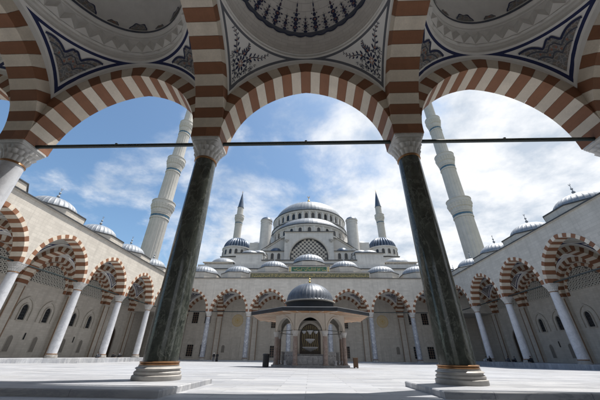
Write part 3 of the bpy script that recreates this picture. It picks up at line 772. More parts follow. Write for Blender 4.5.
for side in (-1, 1):
    lab = ('sunlit beige striped-arch arcade along the left edge of the courtyard' if side < 0 else 'shaded beige striped-arch arcade along the right edge of the courtyard')
    rz = PI/2 if side < 0 else -PI/2
    t, a = arcade('side_arcade', lab, (side*HX, ym, 0), rz, bs, SY, 10.2, 18.0,
                  lambda e: 'white', lambda e: .34, dict(vault=lambda b: 'B', zf=.3, drumtop=lambda b: 19.9, fin=1.35, dscale=lambda b: (.84, .84, 1.0), ext=((1.0, 11.5) if side < 0 else (11.5, 1.0))))
    for b in bs:
        Yw = ym + (b if side < 0 else -b)
        if Yw > 67: 
            d = inst('door', DOORP, t, (b, 10.2, .34)); inst('frame', DOORF, d)
        else:
            for s in (-2.2, 2.2):
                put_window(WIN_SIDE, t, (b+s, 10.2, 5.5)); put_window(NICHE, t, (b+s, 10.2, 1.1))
            put_window(SLIT, t, (b, 10.2, 2.8))
        inst('lattice_arch', LRING, t, (b, 10.16, 0)); inst('lattice_window', LAT, t, (b, 10.12, 0))
    # corner bay roof and dome
    mb = MB(); ub = (bs[-1] if side < 0 else bs[0]); uc = ub + (SY/2 + 5.2)*(1 if side < 0 else -1)
    mb.box(uc-5.19, uc+5.19, TH+.1, 10.9, 10.6, 18.2, 0); mb.box(uc-5.2, uc+5.2, TH, 11.0, 18.2, 18.44, 1)
    mb.build('corner_block', [M['stone'], M['cornice']], t, smooth=False)
    mb_d = drum_mesh(4.95, 1.46, [M['stone'], M['cornice'], M['lead']]); inst('drum', mb_d, t, (uc, 5.6, 18.44)); dd = inst('dome', DOME_S, t, (uc, 5.6, 20.2), 0, (.84, .84, 1.0)); inst('finial', FIN_S, dd, (0, 0, 2.4))
# far arcade
fb = [i*SX for i in range(-3, 4)]
t, a = arcade('far_arcade', 'beige striped-arch arcade across the far end under the long green and gold inscription', (0, YF, 0), 0, fb, SX, 10.05, 18.75,
              lambda e: 'bluemarble', lambda e: -.12,
              dict(vault=lambda b: 'B', zf=-.12, ext=(11.2, 11.2), drumtop=lambda b: 24.0 if abs(b) < 1 else (22.4 if abs(b) < 12 else 20.9), dscale=lambda b: 1.12 if abs(b) < 1 else .97, fin=.8))
def medallion():
    mb = MB(); mb.lathe([(.95, 0), (.95, .05), (.0, .05)], 32); me = mb
    mb2 = MB()
    def disc(r0, r1, y, m):
        for k in range(40):
            a0, a1 = 2*PI*k/40, 2*PI*(k+1)/40
            mb2.quad((r0*math.cos(a0), y, r0*math.sin(a0)), (r0*math.cos(a1), y, r0*math.sin(a1)), (r1*math.cos(a1), y, r1*math.sin(a1)), (r1*math.cos(a0), y, r1*math.sin(a0)), m)
    disc(1.45, 1.6, -.05, 0); disc(1.15, 1.22, -.05, 0); disc(.0, .35, -.05, 0)
    for k in range(24):
        t0 = 2*PI*k/24; pts = [(math.cos(t0+.09*i)*(.45+.11*i), math.sin(t0+.09*i)*(.45+.11*i)) for i in range(6)]
        ribbon(mb2, pts, .045, lambda x, z: (x, -.045, z), 0)
    for k in range(28):
        t0 = 2*PI*k/28; blob(mb2, 1.33*math.cos(t0), 1.33*math.sin(t0), .09, .05, t0, lambda x, z: (x, -.045, z), 0)
    disc(0.3, 1.5, -.03, 1)
    return mb2.mesh('medallion', [plain('faded_gold_paint', (.50, .36, .15), .6, .2, 5), plain('ochre_medallion_stone', (.55, .47, .34), .7, .15, 3)], smooth=False)
MED = medallion()
mb = MB(); mb.box(-1.35, -1.05, -.16, 0, 0, 5.2); mb.box(1.05, 1.35, -.16, 0, 0, 5.2); mb.box(-1.35, 1.35, -.161, 0, 5.2, 5.5)
frame_band(mb, archpoly(1.2, 2.9), archpoly(2.1, 3.6), -.10, 0); mb.box(-1.05, 1.05, -.05, 0, 3.7, 5.2)
PNICHE = mb.mesh('stone_niche', [M['trim']], smooth=False)
for b in fb:
    k = round(b / SX)
    if abs(k) == 2:
        inst('medallion', MED, t, (b, 10.05, 9.6)); inst('stone_niche', PNICHE, t, (b, 10.05, -.1))
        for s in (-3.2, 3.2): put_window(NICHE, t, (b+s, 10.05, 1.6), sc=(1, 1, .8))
    elif abs(k) == 3:
        for s in (-2.05, 1.6): put_window(RW_UP, t, (b+s, 10.05, 8.8)); put_window(RW_LO, t, (b+s, 10.05, .6))
    else:
        for s in ((-.3,) if k else (-2.5, 2.5)): put_window(RW_UP, t, (b+s*(1 if k > 0 else -1), 10.05, 6.5 + 1.2)); put_window(RW_LO, t, (b+s*(1 if k > 0 else -1), 10.05, .5))
# raised blocks and inscription panels over the centre of the far arcade
mb = MB(); mb.box(-16.1, 16.2, -TH+.16, TH, 18.99, 20.55, 0); mb.box(-5.6, 5.6, -TH+.2, TH, 20.55, 22.25, 0)
mb.box(-16.3, 16.4, -TH+.1, TH+.1, 20.552, 20.66, 1); mb.box(-5.75, 5.75, -TH+.1, TH+.1, 22.25, 22.42, 1)
mb.build('raised_parapet', [M['stone'], M['cornice']], t, smooth=False)
def inscription(x0, x1, z0, z1, dens, field, parent, seed):
    rnd = random.Random(seed); h = z1-z0; f = MB()
    f.box(x0, x1, -TH+.08, -TH+.17, z0, z1, 0); p = f.build('inscription_panel', [field], parent, smooth=False)
    fr = MB(); e = .16
    fr.box(x0-e, x1+e, -TH+.0, -TH+.16, z1, z1+e); fr.box(x0-e, x1+e, -TH+.0, -TH+.16, z0-e, z0); fr.box(x0-e, x0, -TH+.001, -TH+.16, z0, z1); fr.box(x1, x1+e, -TH+.001, -TH+.16, z0, z1)
    fr.build('frame', [M['trim']], p, smooth=False)
    mb = MB(); y = -TH+.06; sf = lambda x, z: (x, y, z); x = x0 + h*.5
    gs = MB()
    while x < x1 - h*.4:
        k = rnd.random()
        if k < .38:   # tall stem
            hh = h*rnd.uniform(.5, .72); zz = z0 + h*.18; ribbon(mb, [(x, zz), (x-.02, zz+hh*.5), (x+.03, zz+hh)], h*.04, sf); x += h*dens*.35
        elif k < .7:  # bowl
            ww = h*rnd.uniform(.35, .7); zb = z0+h*rnd.uniform(.22, .36)
            ribbon(mb, [(x+ww*u, zb+h*.16*(2*u-1)**2) for u in [i/6 for i in range(7)]], lambda u: h*.035+.03*math.sin(u*PI), sf)
            if rnd.random() < .6: blob(mb, x+ww*.5, zb-h*.12, h*.04, h*.04, 0, sf, n=4)
            x += ww*dens
        elif k < .86: # loop
            rr = h*.13; cz = z0+h*rnd.uniform(.3, .45); ribbon(mb, [(x+rr+rr*math.cos(q), cz+rr*math.sin(q)) for q in [i*PI/5 for i in range(11)]], h*.035, sf); x += h*.34*dens
        else:         # upper stroke
            zz = z0+h*rnd.uniform(.6, .75); ribbon(mb, [(x, zz), (x+h*.3, zz+h*.07), (x+h*.5, zz+h*.05)], h*.03, sf); x += h*.12
        if rnd.random() < .5: zz = z0+h*rnd.uniform(.68, .85); blob(mb, x, zz, h*.045, h*.03, .5, sf, n=5)
    mb.build('lettering', [M['goldpaint']], p, smooth=False, weld=False)
    return p
olive = plain('olive_gold_mosaic', (.14, .135, .075), .6, .5, 3)
inscription(-15.8, 15.95, 19.08, 20.30, .75, olive, t, 3)
pg = inscription(-4.75, 4.8, 20.72, 22.0, .8, M['greenpanel'], t, 5)
mb = MB()
for x0, x1 in ((-5.35, -4.92), (4.97, 5.4)): mb.box(x0, x1, -TH+.07, -TH+.19, 20.72, 22.0)
mb.build('gold_end_panel', [M['goldpaint']], t, smooth=False)

# ------------------------------------------------------------------ mosque
mq = thing('mosque', 'large pale grey stone mosque with stacked lead domes behind the far arcade', 'mosque', (0, 84.2, 0))
def rel(y): return y - 84.2
SG = M['stone_grey']
def block(name, boxes, mats=None, parent=mq):
    mb = MB()
    for b in boxes: mb.box(b[0], b[1], rel(b[2]), rel(b[3]), b[4], b[5], b[6] if len(b) > 6 else 0)
    return mb.build(name, mats or [SG, M['cornice'], M['trim']], parent, smooth=False)
def cap_(x0, x1, y0, y1, z): return [(x0-.25, x1+.25, y0-.25, y1+.25, z, z+.3, 1), (x0-.12, x1+.12, y0-.12, y1+.12, z-.35, z, 2)]
block('lower_body', [(-38.5, 38.5, 92, 150, -1, 28.2)] + [(-38.5, 38.5, 90, 92, 0, 26.0)] + cap_(-38.5, 38.5, 90, 92, 26.0))
# gallery with closely spaced balusters
for s in (-1, 1): block('gallery', [(s*32.2-5.3, s*32.2+5.3, 94.6, 120, 28.2, 28.55), (s*32.2-5.3, s*32.2+5.3, 95.6, 120, 28.551, 29.9), (s*32.4-5.6, s*32.4+5.6, 94.5, 95.9, 29.7, 29.95, 2), (s*32.2-5.6, s*32.2+5.6, 94.4, 94.6, 28.0, 28.2, 1)])
for s in (-1, 1):
    mb = MB()
    for k in range(22): x = s*(27.2 + k*.48); mb.box(x-.11, x+.11, rel(94.7), rel(94.95), 28.55, 29.7)
    mb.build('balustrade', [M['trim']], mq, smooth=False)
    mb = MB(); x0, x1 = sorted((s*27.0, s*37.4)); mb.quad((x0, rel(95.5), 28.55), (x1, rel(95.5), 28.55), (x1, rel(95.5), 29.7), (x0, rel(95.5), 29.7))
    mb.build('gallery_window', [M['glass']], mq, smooth=False)
DSM = ribdome_mesh('dome', M['lead'], 4.9, 2.7, ribs=28, amp=.03)
for s in (-1, 1): inst('dome', DSM, mq, (s*32.0, rel(100.2), 29.95))
# long extension left and right of gallery
for x0, x1 in ((-52, -38.5), (38.5, 52)): block('outer_wing', [(x0, x1, 100, 140, -1, 28.6)] + cap_(x0, x1, 100, 140, 28.6))
# front corner blocks
for x0, x1 in ((-26.3, -16.6), (16.6, 26.3)): block('corner_tower', [(x0, x1, 94.5, 104, 20, 33.0)] + cap_(x0, x1, 94.5, 104, 33.0))
DS2 = ribdome_mesh('dome', M['lead'], 3.6, 1.9, ribs=24, amp=.03)
for s in (-1, 1):
    inst('dome', DS2, mq, (s*22.1, rel(98.7), 33.3)); inst('dome', DS2, mq, (s*19.8, rel(103), 35.2), 0, .85)
    mb = MB(); P = [(4.0*math.cos(R(22.5+45*k)), 4.0*math.sin(R(22.5+45*k))) for k in range(8)]; mb.prism(P, 0, .35, 'z'); mb.build('dome_base', [M['trim']], mq, (s*22.1, rel(98.7), 33.05), smooth=False)
    mb = MB(); P = [(3.4*math.cos(R(22.5+45*k)), 3.4*math.sin(R(22.5+45*k))) for k in range(8)]; mb.prism(P, 0, 3.2, 'z'); mb.build('dome_base', [SG], mq, (s*19.8, rel(103), 32.0), smooth=False)
# stepped buttresses beside the corner towers
for s in (-1, 1):
    mb = MB()
    for k in range(4):
        x0, x1 = sorted((s*(16.5-k*.75), s*(16.5-(k+1)*.75))); mb.box(x0, x1, rel(95.5), rel(99), 26, 32.6-k*1.35, 0); mb.box(x0-.05, x1+.05, rel(95.4), rel(99), 32.6-k*1.35, 32.8-k*1.35, 1)
    mb.build('stepped_buttress', [SG, M['cornice']], mq, smooth=False)
# mid band across the centre
block('portal_block', [(-13.4, 13.4, 88, 104, 18, 27.0), (-16.6, 16.6, 92.1, 104, 27, 29.6)] + cap_(-13.4, 13.4, 88, 92.0, 27.0) + cap_(-16.3, 16.3, 92.2, 104, 29.6))
# front annexes with windows
for s in (-1, 1):
    x0, x1 = sorted((s*9.8, s*19.6))
    block('annex', [(x0, x1, 104.6, 112, 28, 37.2)] + cap_(x0, x1, 104.6, 112, 37.2) + [(x0-.2, x1+.2, 104.3, 104.6, 32.9, 33.25, 1)])
WM = window_meshes(1.15, 2.5, .16, .16, bars=True)
for s in (-1, 1):
    for x in (12.0, 14.6, 17.2): put_window(WM, mq, (s*x, rel(104.6), 34.0))
HD = MB(); HD.lathe([(2.6, 0), (2.55, .5), (2.2, 1.2), (1.5, 1.8), (.7, 2.1), (.01, 2.2)], 32); HDM = HD.mesh('half_dome', [M['leadblue']])
for s in (-1, 1): inst('half_dome', HDM, mq, (s*13.6, rel(107.6), 37.5))
# big front wall with tympanum arch
mb = MB(); Rr = 7.5
def tymp(k, r): t_ = PI*k/28; return (-r*math.cos(t_), 34.4 + r*1.06*math.sin(t_))
top = 45.0
pts = [tymp(k, Rr) for k in range(29)]
W0 = 9.8; f = rel(103.2)
mb.quad((-W0, f, 27), (-Rr, f, 27), (-Rr, f, top), (-W0, f, top)); mb.quad((Rr, f, 27), (W0, f, 27), (W0, f, top), (Rr, f, top))
for p, q in zip(pts, pts[1:]):
    mb.quad((p[0], f, p[1]), (q[0], f, q[1]), (q[0], f, top), (p[0], f, top)); mb.quad((p[0], f, p[1]), (p[0], f+1.0, p[1]), (q[0], f+1.0, q[1]), (q[0], f, q[1]))
for s in (-1, 1): mb.quad((s*Rr, f, 27), (s*Rr, f+1.0, 27), (s*Rr, f+1.0, pts[0][1]), (s*Rr, f, pts[0][1]))
mb.box(-W0, W0, f+1.05, f+5, 27, top); mb.quad((-W0, f, 27), (-W0, f+1.2, 27), (-W0, f+1.2, top), (-W0, f, top)); mb.quad((W0, f, 27), (W0, f+1.2, 27), (W0, f+1.2, top), (W0, f, top))
mb.box(-W0-.3, W0+.3, f-.25, f+5, top, top+.3, 1); mb.box(-W0-.15, W0+.15, f-.12, f+5, top-.4, top-.001, 2)
mb.build('tympanum_wall', [SG, M['cornice'], M['trim']], mq, smooth=False)
mb = MB()   # raised arch moulding
for p, q, p2, q2 in zip(pts, pts[1:], [tymp(k, Rr+.45) for k in range(28)], [tymp(k, Rr+.45) for k in range(1, 29)]):
    mb.quad((p[0], f-.12, p[1]), (q[0], f-.12, q[1]), (q2[0], f-.12, q2[1]), (p2[0], f-.12, p2[1])); mb.quad((p2[0], f-.12, p2[1]), (q2[0], f-.12, q2[1]), (q2[0], f, q2[1]), (p2[0], f, p2[1]))
mb.build('arch_moulding', [M['trim']], mq, smooth=False)
mb = MB(); mb.poly([(-Rr, f+1.0, 30)] + [(x, f+1.0, z) for x, z in pts] + [(Rr, f+1.0, 30)], 1)
st = 1.0
for i in range(-12, 13):
    for j in range(0, 17):
        if (i + j) % 2: continue
        x, z = i*st*.82, 30.2 + j*st*.82
        if math.hypot(x, (z-34.4)/1.06) < Rr-.4 or (z < 34.4 and abs(x) < Rr-.4):
            h_ = .47; mb.quad((x-h_, f+.93, z-h_), (x+h_, f+.93, z-h_), (x+h_, f+.93, z+h_), (x-h_, f+.93, z+h_), 0)
mb.build('lattice_window', [M['trim'], M['glass']], mq, smooth=False)
# carved bosses
mb = MB(); mb.lathe([(.0, 0), (.5, .1), (.7, .35), (.5, .6), (.9, .8), (1.0, 1.2), (.7, 1.35), (.0, 1.4)], 16)
BM = mb.mesh('carved_boss', [M['capital']])
for s in (-1, 1): inst('carved_boss', BM, mq, (s*8.9, f, 40.6))
# sloping shoulder walls
for s in (-1, 1):
    P = [(s*9.8, 28), (s*9.8, 46.0), (s*21.5, 38.0), (s*28, 33.5), (s*28, 28)]
    mb = MB(); mb.prism(P, rel(110), rel(112.5), 'y', 0)
    q = [(s*9.8, 46.0), (s*28, 33.5), (s*28, 34.1), (s*9.8, 46.7)]; mb.prism(q, rel(109.7), rel(112.6), 'y', 1)
    q = [(s*9.8, 46.7), (s*28, 34.1), (s*28, 34.3), (s*9.8, 46.9)]; mb.prism(q, rel(109.5), rel(112.7), 'y', 2)
    mb.build('sloping_buttress', [SG, M['trim'], M['cornice']], mq, smooth=False)
# round turrets
for s in (-1, 1):
    mb = MB(); n = 24
    mb.lathe([(2.5, 0), (2.5, 16.6), (2.62, 16.7), (2.62, 17.0), (2.45, 17.1), (2.45, 17.7), (2.75, 17.9), (2.75, 18.2), (2.4, 18.25)], 24, fn=lambda p, t_, k: p[0]*(1 - (.03 if k % 2 else 0)), m=0)
    tr = mb.build('turret', [SG], mq, (s*19.2, rel(112), 36))
    mb = MB(); mb.lathe([(2.7, 18.24), (2.6, 18.5), (2.1, 19.2), (1.2, 19.7), (.1, 19.9)], 24); mb.lathe([(.12, 19.9), (.2, 20.2), (.05, 20.4), (.03, 21.2)], 8); mb.build('turret_cap', [M['leadblue']], tr)
# semi-dome
SC = rel(121); mb = MB()
NB = 26
def pier(p, t_, k): return p[0] + (.35 if (k % 8) in (0, 1) else 0) * p[2]
mb.lathe([(16.6, 44.8, 0), (16.6, 45.3, 0), (16.2, 45.4, 1), (16.2, 48.3, 1), (16.7, 48.6, 0), (16.9, 48.9, 0), (16.9, 49.2, 0)], 208, fn=pier)
sdm = mb.build('semidome_drum', [SG], mq, (0, SC, 0), ang=25)
mb = MB(); mb.lathe([(16.9, 49.2), (17.1, 49.25), (17.1, 49.5), (16.2, 49.6)], 104); mb.build('cornice', [M['cornice']], sdm)
sdo = ribdome_mesh('semidome', M['lead'], 15.9, 7.0, ribs=52, amp=.06); inst('semidome', sdo, mq, (0, SC, 49.5))
WD = window_meshes(1.35, 2.35, .12, .12, bars=False)
for k in range(26):
    ang = 2*PI*(8*k+4.5)/208
    if abs(math.cos(ang)) < .97 and math.sin(ang) < .1:
        put_window(WD, sdm, (16.2*math.cos(ang), 16.2*math.sin(ang), 45.6), ang + PI/2)
# lower ring terraces between semidome and main drum
mb = MB(); mb.lathe([(19.5, 40), (19.5, 50.5), (19.8, 50.7), (19.8, 51.0), (18.6, 51.8), (18.6, 53.6), (18.9, 53.7), (18.9, 54.0), (17.8, 54.3)], 96, m=[0, 1, 1, 2, 0, 1, 1, 2]); mb.build('terrace', [SG, M['cornice'], M['lead']], mq, (0, rel(129), 0), ang=25)
# main drum
mb = MB(); mb.lathe([(17.6, 54.0, 0), (17.6, 54.6, 0), (17.2, 54.7, 1), (17.2, 58.0, 1), (17.7, 58.2, 0), (18.0, 58.6, 0), (18.0, 58.9, 0)], 288, fn=lambda p, t_, k: p[0] + (.75 if (k % 8) in (0, 1, 2) else 0)*p[2])
md = mb.build('main_drum', [SG], mq, (0, rel(128), 0), ang=25)
mb = MB(); mb.lathe([(18.0, 58.9), (18.25, 58.95), (18.25, 59.25), (17.2, 59.35)], 120); mb.build('cornice', [M['cornice']], md)
for k in range(36):
    ang = 2*PI*(k*8 + 5)/288
    if math.sin(ang) < .35: put_window(WD, md, (17.2*math.cos(ang), 17.2*math.sin(ang), 54.9), ang + PI/2, (1.05, 1, 1.25))
inst('main_dome', ribdome_mesh('main_dome', M['lead'], 17.0, 10.2, ribs=64, amp=.06), mq, (0, rel(128), 59.2))
f2 = inst('main_finial', finial_mesh(8.0, M['gold']), mq, (0, rel(128), 69.3))
# body under the drums
block('upper_body', [(-26, 26, 112.6, 148, 28, 44.0), (-38.0, 38.0, 112.8, 146, 28, 37.6)] + cap_(-38, 38, 112.8, 146, 37.6)[:1])
# ribbed corner domes
rdm = ribdome_mesh('ribbed_dome', M['leadblue'], 6.2, 5.6, ribs=28, gad=.10, n=224, flare=.2)
rdrum = MB(); rdrum.lathe([(6.3, 0), (6.3, 3.9), (6.6, 4.1), (6.6, 4.6), (6.2, 4.7)], 48)
rdrumm = rdrum.mesh('drum', [SG], ang=25)
for s in (-1, 1):
    d = inst('drum', rdrumm, mq, (s*32.8, rel(118.5), 38.0)); inst('ribbed_dome', rdm, mq, (s*32.8, rel(118.5), 42.6))
    for k in range(16):
        ang = 2*PI*k/16 + .2
        if math.sin(ang) < .1: put_window(WD, d, (6.3*math.cos(ang), 6.3*math.sin(ang), 1.0), ang+PI/2, (.85, 1, .95))
    mb = MB(); mb.lathe([(5.6, 0), (5.6, 1.6), (5.8, 1.7), (5.8, 2.0), (5.0, 2.1), (4.4, 3.8), (3.0, 5.2), (1.2, 6.0), (.02, 6.2)], 48, m=[0, 0, 1, 1, 1, 1, 1, 1]); mb.build('side_dome', [SG, M['lead']], mq, (s*26.0, rel(133), 46.0), ang=30)
    block('side_block', [(s*26-6.5, s*26+6.5, 126, 142, 38, 46.2)])

# ------------------------------------------------------------------ minarets
def minaret(x, y, z0, zt, r0, balconies, label, grp, spire_r=None, spire_h=14):
    t = thing('minaret', label, 'minaret', (x, y, 0), 0, grp)
    zs_ = [z0] + balconies + [zt]; radii = [r0*(.86**i) for i in range(len(zs_))]
    mb = MB(); prof = []
    for i in range(len(zs_)-1):
        ra = radii[i]; prof += [(ra, zs_[i] + (1.5 if i else 0)), (ra*.985, zs_[i+1]-(r0*1.15 if i < len(balconies) else .3))]
        if i < len(balconies): prof += [(ra*1.0, zs_[i+1]-r0*1.1)]
    mb.lathe(prof, 64, fn=lambda p, t_, k: p[0]*(1 - (.035 if k % 4 == 0 else 0)))
    mb.build('shaft', [M['minstone']], t, ang=25)
    for i, zb in enumerate(balconies):
        ra = radii[i]; h = r0*1.1
        mb = MB(); mb.lathe([(ra*1.0, zb-h-.1, 0), (ra*1.05, zb-h, 0), (ra*1.07, zb-h*.85, 0), (ra*1.10, zb-h*.75, 1), (ra*1.07, zb-h*.55, 1), (ra*1.19, zb-h*.45, 1), (ra*1.21, zb-h*.25, 1), (ra*1.28, zb-h*.15, 1), (ra*1.29, zb, 1),
                             (ra*1.31, zb+.05, 0), (ra*1.31, zb+.2, 0), (ra*1.28, zb+.22, 0), (ra*1.28, zb+1.35, 2), (ra*1.33, zb+1.4, 0), (ra*1.33, zb+1.6, 0), (ra*1.22, zb+1.6, 0), (ra*1.22, zb+.2, 0), (ra*.8, zb+.2, 0)], 72,
                             fn=lambda p, t_, k: p[0] * (1 + (.035 if k % 3 == 0 else -.015)*(p[2] == 1) + (.012 if k % 6 == 0 else 0)*(p[2] == 2)), cap=False)
        b = mb.build('balcony', [M['minstone']], t, ang=25)
        mb = MB(); mb.lathe([(ra*1.005, zb-h*1.38), (ra*1.03, zb-h*1.36), (ra*1.03, zb-h*1.24), (ra*1.005, zb-h*1.22)], 48, cap=False); mb.build('tile_band', [M['teal']], b)
        mb = MB(); mb.lathe([(ra*1.005, zb-h*1.62), (ra*1.05, zb-h*1.60), (ra*1.05, zb-h*1.46), (ra*1.005, zb-h*1.44)], 48, cap=False); mb.lathe([(ra*1.005, zb-h*1.18), (ra*1.05, zb-h*1.16), (ra*1.05, zb-h*1.06), (ra*1.005, zb-h*1.04)], 48, cap=False); mb.build('moulding', [M['minstone']], b)
    rs = radii[-1]*1.12
    mb = MB(); mb.lathe([(rs*1.0, zt-.4), (rs*1.12, zt-.2), (rs*1.12, zt), (rs, zt+.1), (rs*.62, zt+spire_h*.45), (rs*.06, zt+spire_h)], 32); mb.build('spire', [M['leadblue']], t, ang=25)
    fo = inst('finial', FIN_G, t, (0, 0, zt+spire_h-.1), sc=1.1)
    return t
def minstone():
    t = NT('minaret_stone'); sp = t.n('ShaderNodeSeparateXYZ'); t.l(t.tc.outputs['Object'], sp.inputs[0])
    row = t.math('FRACT', t.math('DIVIDE', sp.outputs[2], .55)); ln = t.math('LESS_THAN', row, .05)
    n = t.noise(.5, 6, .65); c = t.mix(t.rng(n, .3, .7), (.50, .49, .465), (.42, .41, .385)); c = t.mix(t.math('MULTIPLY', ln, .3), c, (.25, .24, .22))
    n2 = t.noise(1.2, 5, .6, sc3=(1, 1, .1)); c = t.mix(t.rng(n2, .5, .75, 0, .3), c, (.33, .31, .28)); return t.fin(c, .7)
M['minstone'] = minstone()
for s in (-1, 1):
    minaret(s*51.9, 84.0, 0, 108, 2.95, [46.6, 66.2, 85.5], ('tall fluted minaret with three balconies above the left arcade, cut by the striped arch' if s < 0 else 'tall fluted minaret with three balconies above the right arcade, against white cloud'), 'tall minarets beside the courtyard', spire_h=16)
    minaret(s*42.8, 150, 30, 81.6, 2.5, [56.0, 74.3], ('distant slim minaret with dark spire left of the great dome' if s < 0 else 'distant slim minaret with dark spire right of the great dome'), 'distant minarets behind the mosque', spire_h=11)

# ------------------------------------------------------------------ ablution fountain
FY = 35.2; FZ = -.13
ft = thing('ablution_fountain', 'octagonal domed ablution fountain with wide dark eaves in the middle of the courtyard', 'fountain', (0.15, FY, FZ+.14))
def octp(ap, a=22.5): r = ap/math.cos(PI/8); return [(r*math.cos(R(a+45*k)), r*math.sin(R(a+45*k))) for k in range(8)]
mb = MB(); mb.prism(octp(4.15), -.35, .10, 'z'); mb.build('plinth', [M['greymarble']], ft, smooth=False)
# columns at the eight corners
cs = MB(); cs.lathe([(.30, .10), (.30, .22), (.25, .25), (.235, .32), (.225, 2.75)], 20); csm = cs.mesh('column', [M['pinkmarble']])
cc = MB(); cc.lathe([(.22, 2.70), (.25, 2.72), (.25, 2.78), (.24, 2.8), (.27, 2.95), (.33, 3.05), (.33, 3.12), (.36, 3.14), (.36, 3.22)], 32, fn=lambda p, t_, k: p[0]*(1.0+(.05 if k % 2 else 0)*(2.79 < p[1] < 3.08))); ccm = cc.mesh('capital', [M['capital']])
O = octp(3.70)
for x, y in O: c_ = inst('column', csm, ft, (x, y, 0)); inst('capital', ccm, c_)
# arcade slabs with pointed arches
side = 2*3.70*math.tan(PI/8); hs = side/2
mb = MB(); P = archpoly(side-.55, 1.55, 12, .12); zt = 4.95
pl = [(-hs-.05, 3.2)] + [(x, z+3.0) for x, z in P if True] + [(hs+.05, 3.2)]
pl = [(-hs-.05, 3.2), (P[0][0], 3.2)] + [(x, max(3.2, z+3.0)) for x, z in P[1:-1]] + [(P[-1][0], 3.2), (hs+.05, 3.2)]
for p, q in zip(pl, pl[1:]):
    for y_ in (-.17, .17):
        if q[0]-p[0] > 1e-5: mb.quad((p[0], y_, p[1]), (q[0], y_, q[1]), (q[0], y_, zt), (p[0], y_, zt))
    mb.quad((p[0], -.17, p[1]), (p[0], .17, p[1]), (q[0], .17, q[1]), (q[0], -.17, q[1]))
frame_band(mb, [(x, z+3.0) for x, z in P[2:-2]], [(x*1.12, z*1.12+2.98) for x, z in P[2:-2]], -.22, -.17)
frame_band(mb, [(x, z+3.0) for x, z in P[2:-2]], [(x*1.12, z*1.12+2.98) for x, z in P[2:-2]], .22, .17)
wm_ = mb.mesh('arch_wall', [M['trim']], smooth=False)
mb = MB(); mb.tube((-hs, 0, 3.28), (hs, 0, 3.28), .035, n=6); rdm_ = mb.mesh('tie_rod', [M['rod']])
for k in range(8):
    an = -PI/2 + k*PI/4; x, y = 3.70*math.cos(an), 3.70*math.sin(an)
    inst('arch_wall', wm_, ft, (x, y, 0), an + PI/2); inst('tie_rod', rdm_, ft, (x, y, 0), an + PI/2)
# eaves: octagonal slab, timber soffit with battens, dark fascia
mb = MB(); A0, A1 = octp(3.9), octp(6.45)
i = len(mb.v); mb.v += [(x, y, 4.95) for x, y in octp(3.6)] + [(x, y, 4.80) for x, y in A1]
for k in range(8): mb.face((i+k, i+(k+1) % 8, i+8+(k+1) % 8, i+8+k), 0)
mb.build('soffit', [M['wood']], ft, smooth=False)
mb = MB()
for k in range(8):
    a0, b0 = Vector((*octp(3.8)[k], 4.90)), Vector((*octp(6.40)[k], 4.76)); mb.tube(a0, b0, .07, n=4)
    for j in range(1, 4):
        u = j/4; p = Vector((*octp(3.8)[k], 4.90)).lerp(Vector((*octp(3.8)[(k+1) % 8], 4.90)), u); q = Vector((*octp(6.40)[k], 4.76)).lerp(Vector((*octp(6.40)[(k+1) % 8], 4.76)), u); mb.tube(p, q, .035, n=4)
mb.build('eave_rafter', [M['cream']], ft, smooth=False)
mb = MB(); rws = [(octp(6.45), 4.78), (octp(6.53), 4.82), (octp(6.53), 5.12), (octp(6.35), 5.20), (octp(3.9), 5.46), (octp(2.9), 5.50)]
for (Pa, za), (Pb, zb_) in zip(rws, rws[1:]):
    i = len(mb.v); mb.v += [(x, y, za) for x, y in Pa] + [(x, y, zb_) for x, y in Pb]
    for k in range(8): mb.face((i+k, i+(k+1) % 8, i+8+(k+1) % 8, i+8+k), 0)
mb.build('eave_roof', [M['leaddark']], ft, smooth=False)
mb = MB(); mb.lathe([(2.85, 5.2), (2.85, 6.40), (3.05, 6.45), (3.05, 6.58), (2.8, 6.61)], 64, m=[0, 1, 1, 1]); mb.build('drum', [M['leaddark'], M['trim']], ft, ang=25)
fd = inst('dome', ribdome_mesh('dome', M['leadmid'], 2.8, 2.15, ribs=40, amp=.03, flare=.08), ft, (0, 0, 6.58)); inst('finial', FIN_G, fd, (0, 0, 2.2), sc=.7)
# inner block with the carved basin wall
mb = MB(); mb.prism(octp(2.75), .10, 1.02, 'z', 0)
for k in range(8):
    an = -PI/2+k*PI/4
mb.prism(octp(2.85), 1.02, 1.10, 'z', 0); mb.build('basin_wall', [M['greymarble']], ft, smooth=False)
mb = MB(); mb.box(-1.42, 1.42, -3.60, -3.42, .10, .95, 0)
for k in range(5): mb.box(-1.30+k*.53, -.86+k*.53, -3.64, -3.60, .2, .85, 0)
mb.build('parapet', [M['greymarble']], ft, smooth=False)
mb = MB(); mb.prism(archpoly(2.3, 3.1, 12, .1), -1.5, 1.5, 'y', 0); o = mb.build('niche', [M['darkwood']], ft, (0, 0, 1.0), smooth=False)
mb = MB(); Pi = archpoly(2.3, 3.1, 12, .1); frame_band(mb, Pi, archpoly(2.75, 3.35, 12, .1), -1.62, -1.3); mb.build('frame', [M['trim']], o, smooth=False)
def bowl(r, z):
    mb = MB(); n = 24; prof = [(.05, -.38), (.12, -.36), (r*.5, -.22), (r*.85, -.10), (r, .0), (r, .05), (r*.9, .05), (r*.6, -.05), (.02, -.1)]
    mb.lathe(prof, n, c=(0, -1.55, z), fn=lambda p, t_, k: p[0]*(1+.04*(k % 2))); return mb.build('basin', [M['white']], o)
bowl(.85, .72); bowl(.52, 1.50); bowl(.34, 2.38)
for sx in (-.66, .66):
    mb = MB(); mb.lathe([(.04, -.25), (.10, -.22), (.20, -.1), (.25, 0), (.25, .04), (.2, .04), (.02, -.03)], 16, c=(sx, -1.55, 2.3)); mb.build('basin', [M['white']], o)
mb = MB()
